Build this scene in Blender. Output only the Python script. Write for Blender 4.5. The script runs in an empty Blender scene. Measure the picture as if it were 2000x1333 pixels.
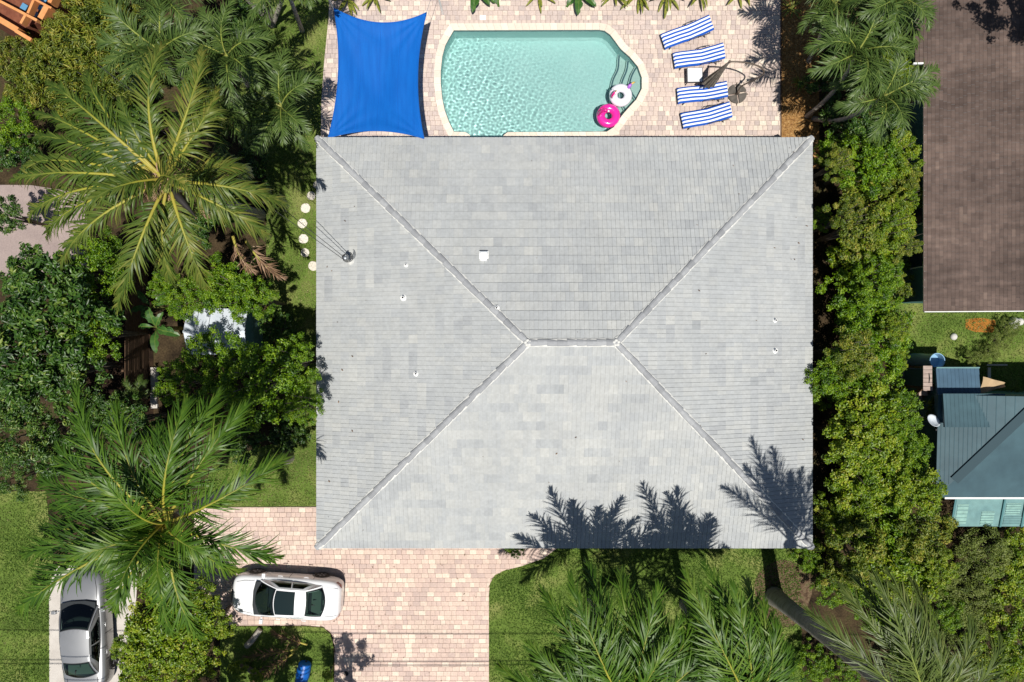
import bpy, bmesh, math, random
import numpy as np
from mathutils import Vector, Matrix
from mathutils.geometry import tessellate_polygon

random.seed(7)
RNG = np.random.default_rng(7)
R = math.radians
PI = math.pi
sc = bpy.context.scene
COL = sc.collection

# ------------------------------------------------------------------ camera, sky, sun, exposure
CAM_H = 30.0
FPX = 2000 * 24.0 / 36.0
cam = bpy.data.cameras.new('camera')
cam.lens = 24.0
cam.sensor_width = 36.0
cam.clip_end = 2000.0
cam_o = bpy.data.objects.new('camera', cam)
cam_o.location = (0, 0, CAM_H)
COL.objects.link(cam_o)
sc.camera = cam_o

SUN_EL = 72.0
SUN_AZ = Vector((0.19, -0.98, 0)).normalized()          # towards the sun, in plan
w = bpy.data.worlds.new('World')
sc.world = w
w.use_nodes = True
nt = w.node_tree
bg = nt.nodes['Background']
sky = nt.nodes.new('ShaderNodeTexSky')
sky.sky_type = 'NISHITA'
sky.sun_disc = False
sky.sun_elevation = R(SUN_EL)
sky.sun_rotation = R(169)
sky.air_density = 1.0
sky.dust_density = 0.6
nt.links.new(sky.outputs[0], bg.inputs[0])
bg.inputs[1].default_value = 0.052

sl = bpy.data.lights.new('sun', 'SUN')
sl.energy = 4.9
sl.angle = R(0.5)
sl.color = (1.0, 0.96, 0.89)
so = bpy.data.objects.new('sun', sl)
d = Vector((-SUN_AZ.x * math.cos(R(SUN_EL)), -SUN_AZ.y * math.cos(R(SUN_EL)), -math.sin(R(SUN_EL))))
so.rotation_euler = d.to_track_quat('-Z', 'Y').to_euler()
so.location = (0, 0, 60)
sl.cycles.is_caustics_light = True
COL.objects.link(so)

sc.view_settings.view_transform = 'Standard'
sc.view_settings.look = 'None'
sc.view_settings.exposure = 0.0
sc.view_settings.gamma = 1.0
sc.view_settings.use_curve_mapping = False
sc.cycles.max_bounces = 6
sc.cycles.transparent_max_bounces = 8
sc.cycles.caustics_reflective = False
sc.cycles.caustics_refractive = True
sc.cycles.use_denoising = True


def P(u, v, z=0.0):
    k = (CAM_H - z) / FPX
    return Vector(((u - 1000) * k, (666.5 - v) * k, z))


# ------------------------------------------------------------------ materials
def lin(c):
    return tuple(x / 12.92 if x <= 0.04045 else ((x + 0.055) / 1.055) ** 2.4 for x in c)


def hexc(h):
    return lin(tuple(int(h[i:i + 2], 16) / 255 for i in (0, 2, 4)))


def mat(name, cols, rough=0.6, fac=None, noise=None, bump=None, spec=0.4, metal=0.0, transl=0.0, coat=0.0,
        const=False, coord='Object', nscale=(1, 1, 1), bscale=(1, 1, 1), tcol=None, noise2=None, broad=None):
    """cols: linear colours along a ramp read by fac ('tint' attribute, 'obj' random, 'noise' or None)."""
    m = bpy.data.materials.new(name)
    m.use_nodes = True
    n, l = m.node_tree.nodes, m.node_tree.links
    b = n['Principled BSDF']
    b.inputs['Roughness'].default_value = rough
    b.inputs['Metallic'].default_value = metal
    b.inputs['Specular IOR Level'].default_value = spec
    if coat:
        b.inputs['Coat Weight'].default_value = coat
        b.inputs['Coat Roughness'].default_value = 0.05
    tc = n.new('ShaderNodeTexCoord')

    def noise_node(scale, detail=4.0, sc3=(1, 1, 1)):
        mp = n.new('ShaderNodeMapping')
        mp.inputs['Scale'].default_value = sc3
        l.new(tc.outputs[coord], mp.inputs[0])
        x = n.new('ShaderNodeTexNoise')
        x.inputs['Scale'].default_value = scale
        x.inputs['Detail'].default_value = detail
        l.new(mp.outputs[0], x.inputs['Vector'])
        return x

    if len(cols) == 1:
        rgb = n.new('ShaderNodeRGB')
        rgb.outputs[0].default_value = (*cols[0], 1)
        c_out = rgb.outputs[0]
    else:
        rp = n.new('ShaderNodeValToRGB')
        if const:
            rp.color_ramp.interpolation = 'CONSTANT'
        e = rp.color_ramp.elements
        k = len(cols)
        while len(e) < k:
            e.new(0.5)
        for i, c in enumerate(cols):
            e[i].position = i / k if const else i / (k - 1)
            e[i].color = (*c, 1)
        if fac == 'tint':
            a = n.new('ShaderNodeAttribute')
            a.attribute_name = 'tint'
            l.new(a.outputs['Fac'], rp.inputs[0])
        elif fac == 'obj':
            a = n.new('ShaderNodeObjectInfo')
            l.new(a.outputs['Random'], rp.inputs[0])
        else:
            x = noise_node(noise2 or 2.0, 5.0, nscale)
            mr = n.new('ShaderNodeMapRange')
            mr.inputs['From Min'].default_value = 0.32
            mr.inputs['From Max'].default_value = 0.68
            l.new(x.outputs['Fac'], mr.inputs['Value'])
            l.new(mr.outputs[0], rp.inputs[0])
        c_out = rp.outputs[0]
    if noise:
        x = noise_node(noise[0], 5.0, nscale)
        mr = n.new('ShaderNodeMapRange')
        mr.inputs['From Min'].default_value = 0.3
        mr.inputs['From Max'].default_value = 0.7
        mr.inputs['To Min'].default_value = 1 - noise[1]
        mr.inputs['To Max'].default_value = 1 + noise[1]
        l.new(x.outputs['Fac'], mr.inputs['Value'])
        mx = n.new('ShaderNodeVectorMath')
        mx.operation = 'SCALE'
        l.new(c_out, mx.inputs[0])
        l.new(mr.outputs[0], mx.inputs['Scale'])
        c_out = mx.outputs[0]
    if broad:                                   # slow weathering that runs on from piece to piece
        ge = n.new('ShaderNodeNewGeometry')
        for (scale, amt) in broad:
            x = n.new('ShaderNodeTexNoise')
            x.inputs['Scale'].default_value = scale
            x.inputs['Detail'].default_value = 6.0
            x.inputs['Roughness'].default_value = 0.65
            l.new(ge.outputs['Position'], x.inputs['Vector'])
            mr = n.new('ShaderNodeMapRange')
            mr.inputs['From Min'].default_value = 0.3
            mr.inputs['From Max'].default_value = 0.7
            mr.inputs['To Min'].default_value = 1 - amt
            mr.inputs['To Max'].default_value = 1 + amt
            l.new(x.outputs['Fac'], mr.inputs['Value'])
            mx = n.new('ShaderNodeVectorMath')
            mx.operation = 'SCALE'
            l.new(c_out, mx.inputs[0])
            l.new(mr.outputs[0], mx.inputs['Scale'])
            c_out = mx.outputs[0]
    l.new(c_out, b.inputs['Base Color'])
    if bump:
        x = noise_node(bump[0], 3.0, bscale)
        bp = n.new('ShaderNodeBump')
        bp.inputs['Strength'].default_value = bump[1]
        bp.inputs['Distance'].default_value = bump[2] if len(bump) > 2 else 0.02
        l.new(x.outputs['Fac'], bp.inputs['Height'])
        l.new(bp.outputs[0], b.inputs['Normal'])
    if transl:
        t = n.new('ShaderNodeBsdfTranslucent')
        if tcol:
            t.inputs[0].default_value = (*tcol, 1)
        else:
            l.new(c_out, t.inputs[0])
        ms = n.new('ShaderNodeMixShader')
        ms.inputs[0].default_value = transl
        l.new(b.outputs[0], ms.inputs[1])
        l.new(t.outputs[0], ms.inputs[2])
        l.new(ms.outputs[0], n['Material Output'].inputs[0])
    return m


M = {}
M['tile'] = mat('roof_tile', [hexc('94989a'), hexc('a0a3a5'), hexc('a8abac'), hexc('aeb0af'), hexc('b6b7b4')], 0.8, 'tint', broad=((0.5, 0.06), (4.0, 0.05)), noise=(9, 0.06), bump=(60, 0.25, 0.004), spec=0.25)
M['cap'] = mat('ridge_cap', [hexc('8e9093'), hexc('9a9c9f'), hexc('a6a8aa')], 0.8, 'obj', noise=(7, 0.10), bump=(40, 0.3, 0.006), spec=0.25)
M['mortar'] = mat('mortar', [hexc('c9c9c5'), hexc('dfded9')], 0.9, noise2=8, bump=(30, 0.4, 0.01))
M['deckboard'] = mat('roof_deck', [hexc('6d6f72')], 0.9)
M['stucco'] = mat('stucco', [hexc('cfccc4')], 0.9, noise=(3, 0.08), bump=(80, 0.3, 0.004))
M['fascia'] = mat('fascia_paint', [hexc('d9dbdc')], 0.5)
M['white'] = mat('white_paint', [hexc('eeeeec')], 0.45, noise=(6, 0.04))
M['whitepl'] = mat('white_plastic', [hexc('f2f2f0')], 0.35)
M['galv'] = mat('galvanised', [hexc('aab0b6')], 0.35, metal=0.7, noise=(12, 0.15))
M['black'] = mat('black_rubber', [(0.012, 0.012, 0.013)], 0.7)
M['wire'] = mat('cable', [(0.02, 0.02, 0.022)], 0.6)
M['paver'] = mat('paver', [hexc('bda89f'), hexc('c7b1a6'), hexc('ceb6a9'), hexc('d2bcad'), hexc('d8c4b4'), hexc('e2d2c0')], 0.85, 'tint', broad=((0.45, 0.08), (2.5, 0.05)), noise=(14, 0.10), bump=(50, 0.4, 0.006), spec=0.2)
M['deckpaver'] = mat('deck_paver', [hexc('b7a8a2'), hexc('c2b2aa'), hexc('cab8ae'), hexc('cfbdb1'), hexc('d6c6b7'), hexc('e3d5c4')], 0.85, 'tint', broad=((0.45, 0.06), (2.5, 0.05)), noise=(14, 0.10), bump=(50, 0.4, 0.006), spec=0.2)
M['joint'] = mat('joint_sand', [hexc('ac978b'), hexc('bca79a')], 0.95, noise2=5, spec=0.1)
M['coping'] = mat('coping', [hexc('dacdbc'), hexc('e0d5c5'), hexc('e6dccd')], 0.8, 'obj', noise=(10, 0.05), bump=(40, 0.2, 0.005), spec=0.2)
M['soil'] = mat('soil', [hexc('261f17'), hexc('3a3023'), hexc('483c2b'), hexc('3d4024')], 0.95, noise2=1.1, noise=(14, 0.35), bump=(12, 0.6, 0.05), spec=0.1)
M['mulch'] = mat('mulch', [hexc('7f5c3a'), hexc('a07a4c'), hexc('b99766')], 0.95, noise2=9, noise=(30, 0.3), bump=(25, 0.8, 0.05), spec=0.1)
M['lawn'] = mat('lawn', [hexc('4f622c'), hexc('617634'), hexc('7f844c')], 0.95, noise2=0.7, noise=(18, 0.25), bump=(30, 0.6, 0.04), spec=0.1)
M['grass'] = mat('grass_blade', [hexc('4c6a2a'), hexc('627f34'), hexc('7d9046'), hexc('9f9e68')], 0.6, 'tint', spec=0.25, transl=0.3)
M['drygrass'] = mat('straw', [hexc('a0743c'), hexc('c4985a'), hexc('dcb878')], 0.8, 'tint', spec=0.2, transl=0.2)
M['concrete'] = mat('concrete', [hexc('b7b0a8'), hexc('c9c3bb')], 0.9, noise2=1.2, noise=(20, 0.08), bump=(50, 0.3, 0.006), spec=0.2)
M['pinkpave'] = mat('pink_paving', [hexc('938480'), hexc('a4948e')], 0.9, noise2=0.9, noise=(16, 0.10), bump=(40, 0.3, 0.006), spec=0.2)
M['bark'] = mat('bark', [hexc('6f6558'), hexc('8d8478')], 0.9, noise2=6, nscale=(1, 1, 5), bump=(18, 0.7, 0.03), bscale=(1, 1, 4), spec=0.15)
M['palmbark'] = mat('palm_bark', [hexc('7b756c'), hexc('9d978d'), hexc('aca69b')], 0.85, noise2=9, nscale=(0.3, 0.3, 3), bump=(9, 0.7, 0.03), bscale=(0.3, 0.3, 3), spec=0.2)
M['rachis'] = mat('frond_rachis', [hexc('a89a44'), hexc('989436'), hexc('727e30'), hexc('5b6d2a')], 0.5, 'tint', noise=(4, 0.12), spec=0.35)
M['litter'] = mat('leaf_litter', [hexc('42352a'), hexc('5c4a3a'), hexc('6e5e4a'), hexc('525232')], 0.95, noise2=5, noise=(26, 0.35), bump=(20, 0.7, 0.04), spec=0.1)
M['shadesoil'] = mat('shade_toned_soil', [hexc('1e1712'), hexc('2c2119'), hexc('372a1f')], 0.95, noise2=3, noise=(20, 0.3), bump=(16, 0.6, 0.04), spec=0.1)  # brown soil, tone lowered to carry the tree shade over the path
M['spiky'] = mat('strap_leaf', [hexc('4f5f20'), hexc('74802c'), hexc('98983c'), hexc('b3a650')], 0.45, 'tint', spec=0.4, transl=0.3)
M['rachisg'] = mat('frond_rachis_green', [hexc('9a9c56'), hexc('87903f'), hexc('66793a'), hexc('526a30')], 0.5, 'tint', noise=(4, 0.12), spec=0.35)
M['leaf_coco'] = mat('coconut_leaflet', [hexc('2b4212'), hexc('41591c'), hexc('566c26'), hexc('727c34'), hexc('908c40')], 0.46, 'tint', spec=0.42, transl=0.26)
M['leaf_dark'] = mat('royal_leaflet', [hexc('26420e'), hexc('3c5e16'), hexc('567820'), hexc('748a30')], 0.46, 'tint', spec=0.42, transl=0.26)
M['leaf_adon'] = mat('small_palm_leaflet', [hexc('2f461c'), hexc('455d28'), hexc('5c7335'), hexc('768746')], 0.46, 'tint', spec=0.42, transl=0.26)
M['leaf_date'] = mat('olive_leaflet', [hexc('37481c'), hexc('4d6026'), hexc('667634'), hexc('858a4e')], 0.46, 'tint', spec=0.42, transl=0.26)
M['leaf_dead'] = mat('dead_leaflet', [hexc('5b4636'), hexc('8a6c52'), hexc('b2957a')], 0.8, 'tint', spec=0.2, transl=0.15)
M['lf_yellow'] = mat('hedge_leaf', [hexc('36500c'), hexc('547410'), hexc('738f16'), hexc('91a222'), hexc('b2b040')], 0.42, 'tint', spec=0.45, transl=0.28)
M['lf_hedge2'] = mat('hedge_leaf_olive', [hexc('34480f'), hexc('4d6514'), hexc('6a7c1e'), hexc('8f9430'), hexc('b5a64c')], 0.45, 'tint', spec=0.4, transl=0.28)
M['lf_green'] = mat('green_leaf', [hexc('2e4e0a'), hexc('486e0c'), hexc('648a10'), hexc('82a218'), hexc('9cb42c')], 0.42, 'tint', spec=0.45, transl=0.32)
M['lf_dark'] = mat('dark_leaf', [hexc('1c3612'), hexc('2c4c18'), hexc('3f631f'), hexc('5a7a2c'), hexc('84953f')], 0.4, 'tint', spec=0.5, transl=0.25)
M['lf_olive'] = mat('olive_leaf', [hexc('3f4f1a'), hexc('586a24'), hexc('708032'), hexc('8b9648'), hexc('a3aa78')], 0.5, 'tint', spec=0.4, transl=0.28)
M['lf_oleander'] = mat('willowy_leaf', [hexc('344a18'), hexc('55691c'), hexc('76862a'), hexc('9a9c36'), hexc('b8aa4e')], 0.45, 'tint', spec=0.45, transl=0.3)
M['banana'] = mat('broad_leaf', [hexc('2c5424'), hexc('46702f'), hexc('678a46')], 0.4, 'tint', spec=0.45, transl=0.3)
M['sail'] = mat('shade_cloth', [hexc('0566c6'), hexc('0a70d2')], 0.7, noise2=2, nscale=(4, 0.4, 1), noise=(40, 0.05), spec=0.3, transl=0.25, bump=(60, 0.15, 0.004))
M['hem'] = mat('sail_hem', [hexc('0d60b8')], 0.6, spec=0.3)
M['navy'] = mat('navy_canvas', [hexc('1c2a78')], 0.8)
M['pink'] = mat('pink_vinyl', [hexc('ee2fa0')], 0.22, spec=0.6, coat=0.4)
M['pinkd'] = mat('deep_pink_vinyl', [hexc('d81f86')], 0.25, spec=0.6, coat=0.4)
M['whitev'] = mat('white_vinyl', [hexc('eeeaf2')], 0.25, spec=0.6, coat=0.3)
M['lilac'] = mat('lilac_vinyl', [hexc('b56ad6')], 0.3, spec=0.6)
M['gold'] = mat('gold_vinyl', [hexc('d8b65e')], 0.3, spec=0.6)
M['plaster'] = mat('pool_plaster', [hexc('c6e4e1'), hexc('cee9e6')], 0.9, noise2=0.8, noise=(30, 0.05), spec=0.2)
M['steppl'] = mat('step_plaster', [hexc('c4d6d0'), hexc('cddcd6')], 0.9, noise2=0.8, noise=(30, 0.05), spec=0.2)
M['steptile'] = mat('step_edge_tile', [hexc('3f5c66'), hexc('56737c')], 0.4, noise2=20)
M['fabgrey'] = mat('umbrella_canvas', [hexc('615c55'), hexc('7a746b'), hexc('8f887d')], 0.9, noise2=5, nscale=(3, 3, 0.4), spec=0.2)
M['bronze'] = mat('bronze_metal', [hexc('6a5e54')], 0.5, metal=0.2)
M['resin'] = mat('weight_plate', [hexc('4b4641'), hexc('67615a')], 0.7, noise2=7, bump=(20, 0.3, 0.01))
M['frame'] = mat('lounger_frame', [hexc('55565a')], 0.5, metal=0.3)
M['sling'] = mat('lounger_sling', [hexc('3a3c42')], 0.8)
M['carwhite'] = mat('white_car_paint', [hexc('f0f1f3')], 0.28, spec=0.5, coat=0.6)
M['carsilver'] = mat('silver_car_paint', [hexc('a4a5a6')], 0.33, metal=0.55, spec=0.5, coat=0.5, noise=(1.5, 0.05))
M['glass'] = mat('car_glass', [(0.012, 0.022, 0.022)], 0.04, spec=0.6)
M['glassg'] = mat('car_glass_light', [(0.05, 0.085, 0.08)], 0.05, spec=0.6, noise=(3, 0.5))
M['seat'] = mat('car_seat', [hexc('5d6660')], 0.8)
M['dash'] = mat('car_dash', [hexc('20262a')], 0.7)


def car_glass():
    m = bpy.data.materials.new('tinted_car_glass')
    m.use_nodes = True
    n, l = m.node_tree.nodes, m.node_tree.links
    n.remove(n['Principled BSDF'])
    tr = n.new('ShaderNodeBsdfTransparent')
    tr.inputs[0].default_value = (0.50, 0.64, 0.58, 1)
    gl = n.new('ShaderNodeBsdfGlossy')
    gl.inputs['Roughness'].default_value = 0.03
    fr = n.new('ShaderNodeFresnel')
    fr.inputs[0].default_value = 1.6
    ms = n.new('ShaderNodeMixShader')
    l.new(fr.outputs[0], ms.inputs[0])
    l.new(tr.outputs[0], ms.inputs[1])
    l.new(gl.outputs[0], ms.inputs[2])
    l.new(ms.outputs[0], n['Material Output'].inputs[0])
    return m


M['carglass'] = car_glass()
M['tyre'] = mat('tyre', [(0.018, 0.018, 0.018)], 0.8)
M['rim'] = mat('wheel_rim', [hexc('90939a')], 0.35, metal=0.8)
M['redlamp'] = mat('tail_lamp', [hexc('7c1418')], 0.2, coat=0.5)
M['clearlamp'] = mat('head_lamp', [hexc('b9c2c8')], 0.1, spec=0.8, coat=0.5)
M['trim'] = mat('black_trim', [(0.02, 0.02, 0.022)], 0.5)
M['shingle'] = mat('brown_shingle', [hexc('524641'), hexc('5d504a'), hexc('695a53'), hexc('76665d')], 0.95, 'tint', noise=(1.6, 0.22), nscale=(0.45, 2.4, 1), broad=((0.7, 0.12), (5.0, 0.10)), bump=(50, 0.4, 0.006), spec=0.15)
M['teal'] = mat('teal_paint', [hexc('4d7a7c')], 0.7, noise=(2, 0.08))
M['tealroof'] = mat('teal_metal_roof', [hexc('38515a'), hexc('46626a')], 0.6, noise2=0.5, noise=(3, 0.08), spec=0.3)
M['tealblue'] = mat('blue_metal_roof', [hexc('3a566a'), hexc('456378')], 0.6, noise2=0.9, noise=(3, 0.10), spec=0.4)
M['hipshade'] = mat('hip_shade_teal', [hexc('2f454d')], 0.7, spec=0.3)  # darker teal that paints in the shade band along the hip
M['tealpale'] = mat('pale_teal_panel', [hexc('628788'), hexc('719694')], 0.6, noise2=1.5, noise=(5, 0.1))
M['lightpanel'] = mat('fibreglass_panel', [hexc('86aba2')], 0.5, noise=(6, 0.15))
M['oldwood'] = mat('weathered_wood', [hexc('9c8a80'), hexc('b3a196')], 0.9, noise2=4, nscale=(1, 6, 1), bump=(20, 0.4, 0.01))
M['brownwood'] = mat('brown_wood', [hexc('54402f'), hexc('6b5440')], 0.9, noise2=4, nscale=(1, 1, 6), bump=(20, 0.4, 0.01))
M['tan'] = mat('tan_tarp', [hexc('a08a6a'), hexc('b89f7c')], 0.85, noise2=3)
M['bluebarrel'] = mat('blue_plastic', [hexc('0f5fb4')], 0.4, noise=(4, 0.12))
M['bluetub'] = mat('pale_blue_plastic', [hexc('86aecb')], 0.4)
M['terracotta'] = mat('terracotta_paint', [hexc('d08a52'), hexc('dc9a62')], 0.85, noise2=2, noise=(9, 0.08))
M['terradark'] = mat('brown_floor_tile', [hexc('6a3a28'), hexc('84503a')], 0.85, noise2=6)
M['bluepane'] = mat('blue_pane', [hexc('5f92b8')], 0.3)
M['darkpane'] = mat('dark_pane', [hexc('20344a')], 0.15, spec=0.6)
M['shedroof'] = mat('shed_roof_metal', [hexc('c3ccd6'), hexc('d8dfe6')], 0.4, noise2=2)
M['stone'] = mat('stepping_stone', [hexc('d4ccbf'), hexc('e2dbcf')], 0.85, 'obj', noise=(14, 0.08), bump=(40, 0.4, 0.006))
M['spathe'] = mat('dark_spathe', [hexc('2c2826')], 0.7)
M['rock'] = mat('pale_rock', [hexc('cfcdc8')], 0.9, noise=(6, 0.1))
M['soilorange'] = mat('orange_soil', [hexc('8c5a20'), hexc('a86f2c')], 0.95, noise2=4, noise=(20, 0.2), bump=(20, 0.5, 0.03))

# towel: printed stripes along the length (object y)
def stripe_mat():
    m = bpy.data.materials.new('striped_towel')
    m.use_nodes = True
    n, l = m.node_tree.nodes, m.node_tree.links
    b = n['Principled BSDF']
    b.inputs['Roughness'].default_value = 0.9
    b.inputs['Specular IOR Level'].default_value = 0.15
    a = n.new('ShaderNodeAttribute')
    a.attribute_name = 'tint'
    rp = n.new('ShaderNodeValToRGB')
    rp.color_ramp.interpolation = 'CONSTANT'
    rp.color_ramp.elements[0].color = (*hexc('eef2f8'), 1)
    rp.color_ramp.elements[1].position = 0.5
    rp.color_ramp.elements[1].color = (*hexc('2359b8'), 1)
    l.new(a.outputs['Fac'], rp.inputs[0])
    l.new(rp.outputs[0], b.inputs['Base Color'])
    return m
M['stripe'] = stripe_mat()


def water_mat():
    m = bpy.data.materials.new('pool_water')
    m.use_nodes = True
    n, l = m.node_tree.nodes, m.node_tree.links
    n.remove(n['Principled BSDF'])
    tr = n.new('ShaderNodeBsdfTransparent')
    tr.inputs[0].default_value = (0.80, 0.95, 0.94, 1)
    rf = n.new('ShaderNodeBsdfRefraction')
    rf.inputs['Color'].default_value = (0.87, 1.0, 0.99, 1)
    rf.inputs['IOR'].default_value = 1.33
    rf.inputs['Roughness'].default_value = 0.0
    m0 = n.new('ShaderNodeMixShader')
    m0.inputs[0].default_value = 1.0
    l.new(tr.outputs[0], m0.inputs[1])
    l.new(rf.outputs[0], m0.inputs[2])
    gl = n.new('ShaderNodeBsdfGlossy')
    gl.inputs['Roughness'].default_value = 0.15
    fr = n.new('ShaderNodeFresnel')
    fr.inputs[0].default_value = 1.33
    tc = n.new('ShaderNodeTexCoord')
    n1 = n.new('ShaderNodeTexNoise')
    n1.inputs['Scale'].default_value = 9.0
    n1.inputs['Detail'].default_value = 2.5
    n1.inputs['Distortion'].default_value = 1.2
    l.new(tc.outputs['Object'], n1.inputs['Vector'])
    n2 = n.new('ShaderNodeTexNoise')          # calmer and rougher patches of the surface
    n2.inputs['Scale'].default_value = 0.33
    n2.inputs['Detail'].default_value = 1.0
    l.new(tc.outputs['Object'], n2.inputs['Vector'])
    mr = n.new('ShaderNodeMapRange')
    mr.inputs['From Min'].default_value = 0.40
    mr.inputs['From Max'].default_value = 0.62
    mr.inputs['To Min'].default_value = 0.3
    mr.inputs['To Max'].default_value = 1.0
    l.new(n2.outputs['Fac'], mr.inputs['Value'])
    bp = n.new('ShaderNodeBump')
    bp.inputs['Distance'].default_value = 0.02
    l.new(mr.outputs[0], bp.inputs['Strength'])
    l.new(n1.outputs['Fac'], bp.inputs['Height'])
    l.new(bp.outputs[0], gl.inputs['Normal'])
    ms = n.new('ShaderNodeMixShader')
    l.new(fr.outputs[0], ms.inputs[0])
    l.new(m0.outputs[0], ms.inputs[1])
    l.new(gl.outputs[0], ms.inputs[2])
    l.new(ms.outputs[0], n['Material Output'].inputs[0])
    return m
M['water'] = water_mat()


# ------------------------------------------------------------------ mesh helpers
def np_mesh(name, V, F, mats, mi=None, tint=None, smooth=False):
    """V (n,3), F (k,3|4) arrays -> mesh data"""
    V = np.asarray(V, np.float32)
    F = np.asarray(F, np.int32)
    me = bpy.data.meshes.new(name)
    k, c = F.shape
    me.vertices.add(len(V))
    me.vertices.foreach_set('co', V.ravel())
    me.loops.add(k * c)
    me.loops.foreach_set('vertex_index', F.ravel())
    me.polygons.add(k)
    me.polygons.foreach_set('loop_start', np.arange(0, k * c, c, dtype=np.int32))
    for m in mats:
        me.materials.append(m)
    if mi is not None:
        me.polygons.foreach_set('material_index', np.asarray(mi, np.int32))
    if smooth:
        me.polygons.foreach_set('use_smooth', np.ones(k, bool))
    me.update(calc_edges=True)
    if tint is not None:
        at = me.attributes.new('tint', 'FLOAT', 'FACE')
        at.data.foreach_set('value', np.asarray(tint, np.float32))
    return me


class MB:
    def __init__(s):
        s.v, s.f, s.m, s.t = [], [], [], []

    def add(s, vs, fs, mi=0, t=0.5):
        o = len(s.v)
        s.v.extend(tuple(x) for x in vs)
        for f in fs:
            s.f.append([o + i for i in f])
            s.m.append(mi)
            s.t.append(t)
        return s

    def box(s, c, size, rz=0.0, mi=0, t=0.5, bottom=True, taper=1.0):
        x, y, z = (q / 2 for q in size)
        cs, sn = math.cos(rz), math.sin(rz)
        vs = []
        for k, (a, b, e) in enumerate(((-1, -1, -1), (1, -1, -1), (1, 1, -1), (-1, 1, -1), (-1, -1, 1), (1, -1, 1), (1, 1, 1), (-1, 1, 1))):
            q = taper if e > 0 else 1.0
            px, py = a * x * q, b * y * q
            vs.append((c[0] + px * cs - py * sn, c[1] + px * sn + py * cs, c[2] + e * z))
        fs = [(4, 5, 6, 7), (0, 1, 5, 4), (1, 2, 6, 5), (2, 3, 7, 6), (3, 0, 4, 7)]
        if bottom:
            fs.append((3, 2, 1, 0))
        return s.add(vs, fs, mi, t)

    def bar(s, a, b, wd, ht, mi=0, t=0.5):
        """box between two points, width wd (horizontal), height ht"""
        a, b = Vector(a), Vector(b)
        T = (b - a).normalized()
        up = Vector((0, 0, 1)) if abs(T.z) < 0.98 else Vector((0, 1, 0))
        S = T.cross(up).normalized()
        U = S.cross(T)
        vs = []
        for p in (a, b):
            for (i, j) in ((-1, -1), (1, -1), (1, 1), (-1, 1)):
                vs.append(p + S * i * wd / 2 + U * j * ht / 2)
        return s.add(vs, [(0, 1, 2, 3), (7, 6, 5, 4), (0, 4, 5, 1), (1, 5, 6, 2), (2, 6, 7, 3), (3, 7, 4, 0)], mi, t)

    def tube(s, pts, rad, n=8, mi=0, t=0.5, caps=True):
        pts = [Vector(p) for p in pts]
        if not isinstance(rad, (list, tuple)):
            rad = [rad] * len(pts)
        vs = []
        prevS = None
        for i, p in enumerate(pts):
            T = (pts[min(i + 1, len(pts) - 1)] - pts[max(i - 1, 0)]).normalized()
            if prevS is None:
                S = T.orthogonal().normalized()
            else:
                S = (prevS - T * prevS.dot(T)).normalized()
            prevS = S
            U = T.cross(S)
            for k in range(n):
                a = 2 * PI * k / n
                vs.append(p + (S * math.cos(a) + U * math.sin(a)) * rad[i])
        fs = []
        for i in range(len(pts) - 1):
            for k in range(n):
                a, b = i * n + k, i * n + (k + 1) % n
                fs.append((a, b, b + n, a + n))
        if caps:
            fs.append(tuple(range(n))[::-1])
            fs.append(tuple((len(pts) - 1) * n + k for k in range(n)))
        return s.add(vs, fs, mi, t)

    def prism(s, poly, z0, z1, mi=0, t=0.5, bottom=True):
        n = len(poly)
        vs = [(p[0], p[1], z0) for p in poly] + [(p[0], p[1], z1) for p in poly]
        fs = [(i, (i + 1) % n, n + (i + 1) % n, n + i) for i in range(n)]
        fs.append(tuple(range(n, 2 * n)))
        if bottom:
            fs.append(tuple(range(n))[::-1])
        return s.add(vs, fs, mi, t)

    def lathe(s, prof, n=16, c=(0, 0, 0), mi=0, t=0.5):
        vs = []
        for (r, z) in prof:
            for k in range(n):
                a = 2 * PI * k / n
                vs.append((c[0] + r * math.cos(a), c[1] + r * math.sin(a), c[2] + z))
        fs = []
        for i in range(len(prof) - 1):
            for k in range(n):
                a, b = i * n + k, i * n + (k + 1) % n
                fs.append((a, b, b + n, a + n))
        if prof[-1][0] > 1e-4:
            fs.append(tuple((len(prof) - 1) * n + k for k in range(n)))
        if prof[0][0] > 1e-4:
            fs.append(tuple(range(n))[::-1])
        return s.add(vs, fs, mi, t)

    def grid(s, fn, nu, nv, mi=0, t=None):
        vs = [fn(i / nu, j / nv) for j in range(nv + 1) for i in range(nu + 1)]
        o = len(s.v)
        s.v.extend(tuple(x) for x in vs)
        for j in range(nv):
            for i in range(nu):
                a = o + j * (nu + 1) + i
                s.f.append([a, a + 1, a + nu + 2, a + nu + 1])
                s.m.append(mi)
                s.t.append(0.5 if t is None else t(i / nu, j / nv))
        return s

    def mesh(s, name, mats, smooth=False, tint=False):
        me = bpy.data.meshes.new(name)
        me.from_pydata(s.v, [], s.f)
        for m in mats:
            me.materials.append(m)
        if len(mats) > 1:
            me.polygons.foreach_set('material_index', s.m)
        if smooth:
            me.polygons.foreach_set('use_smooth', [True] * len(s.f))
        if tint:
            at = me.attributes.new('tint', 'FLOAT', 'FACE')
            at.data.foreach_set('value', s.t)
        me.update()
        return me

    def build(s, name, mats, parent=None, smooth=False, tint=False, normals=False, angle=None):
        if not isinstance(mats, (list, tuple)):
            mats = [mats]
        me = s.mesh(name, mats, smooth, tint)
        if normals or smooth:
            bm = bmesh.new()
            bm.from_mesh(me)
            bmesh.ops.recalc_face_normals(bm, faces=bm.faces)
            bm.to_mesh(me)
            bm.free()
        if angle:
            me.set_sharp_from_angle(angle=R(angle))
        return ob(name, me, parent)


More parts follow.
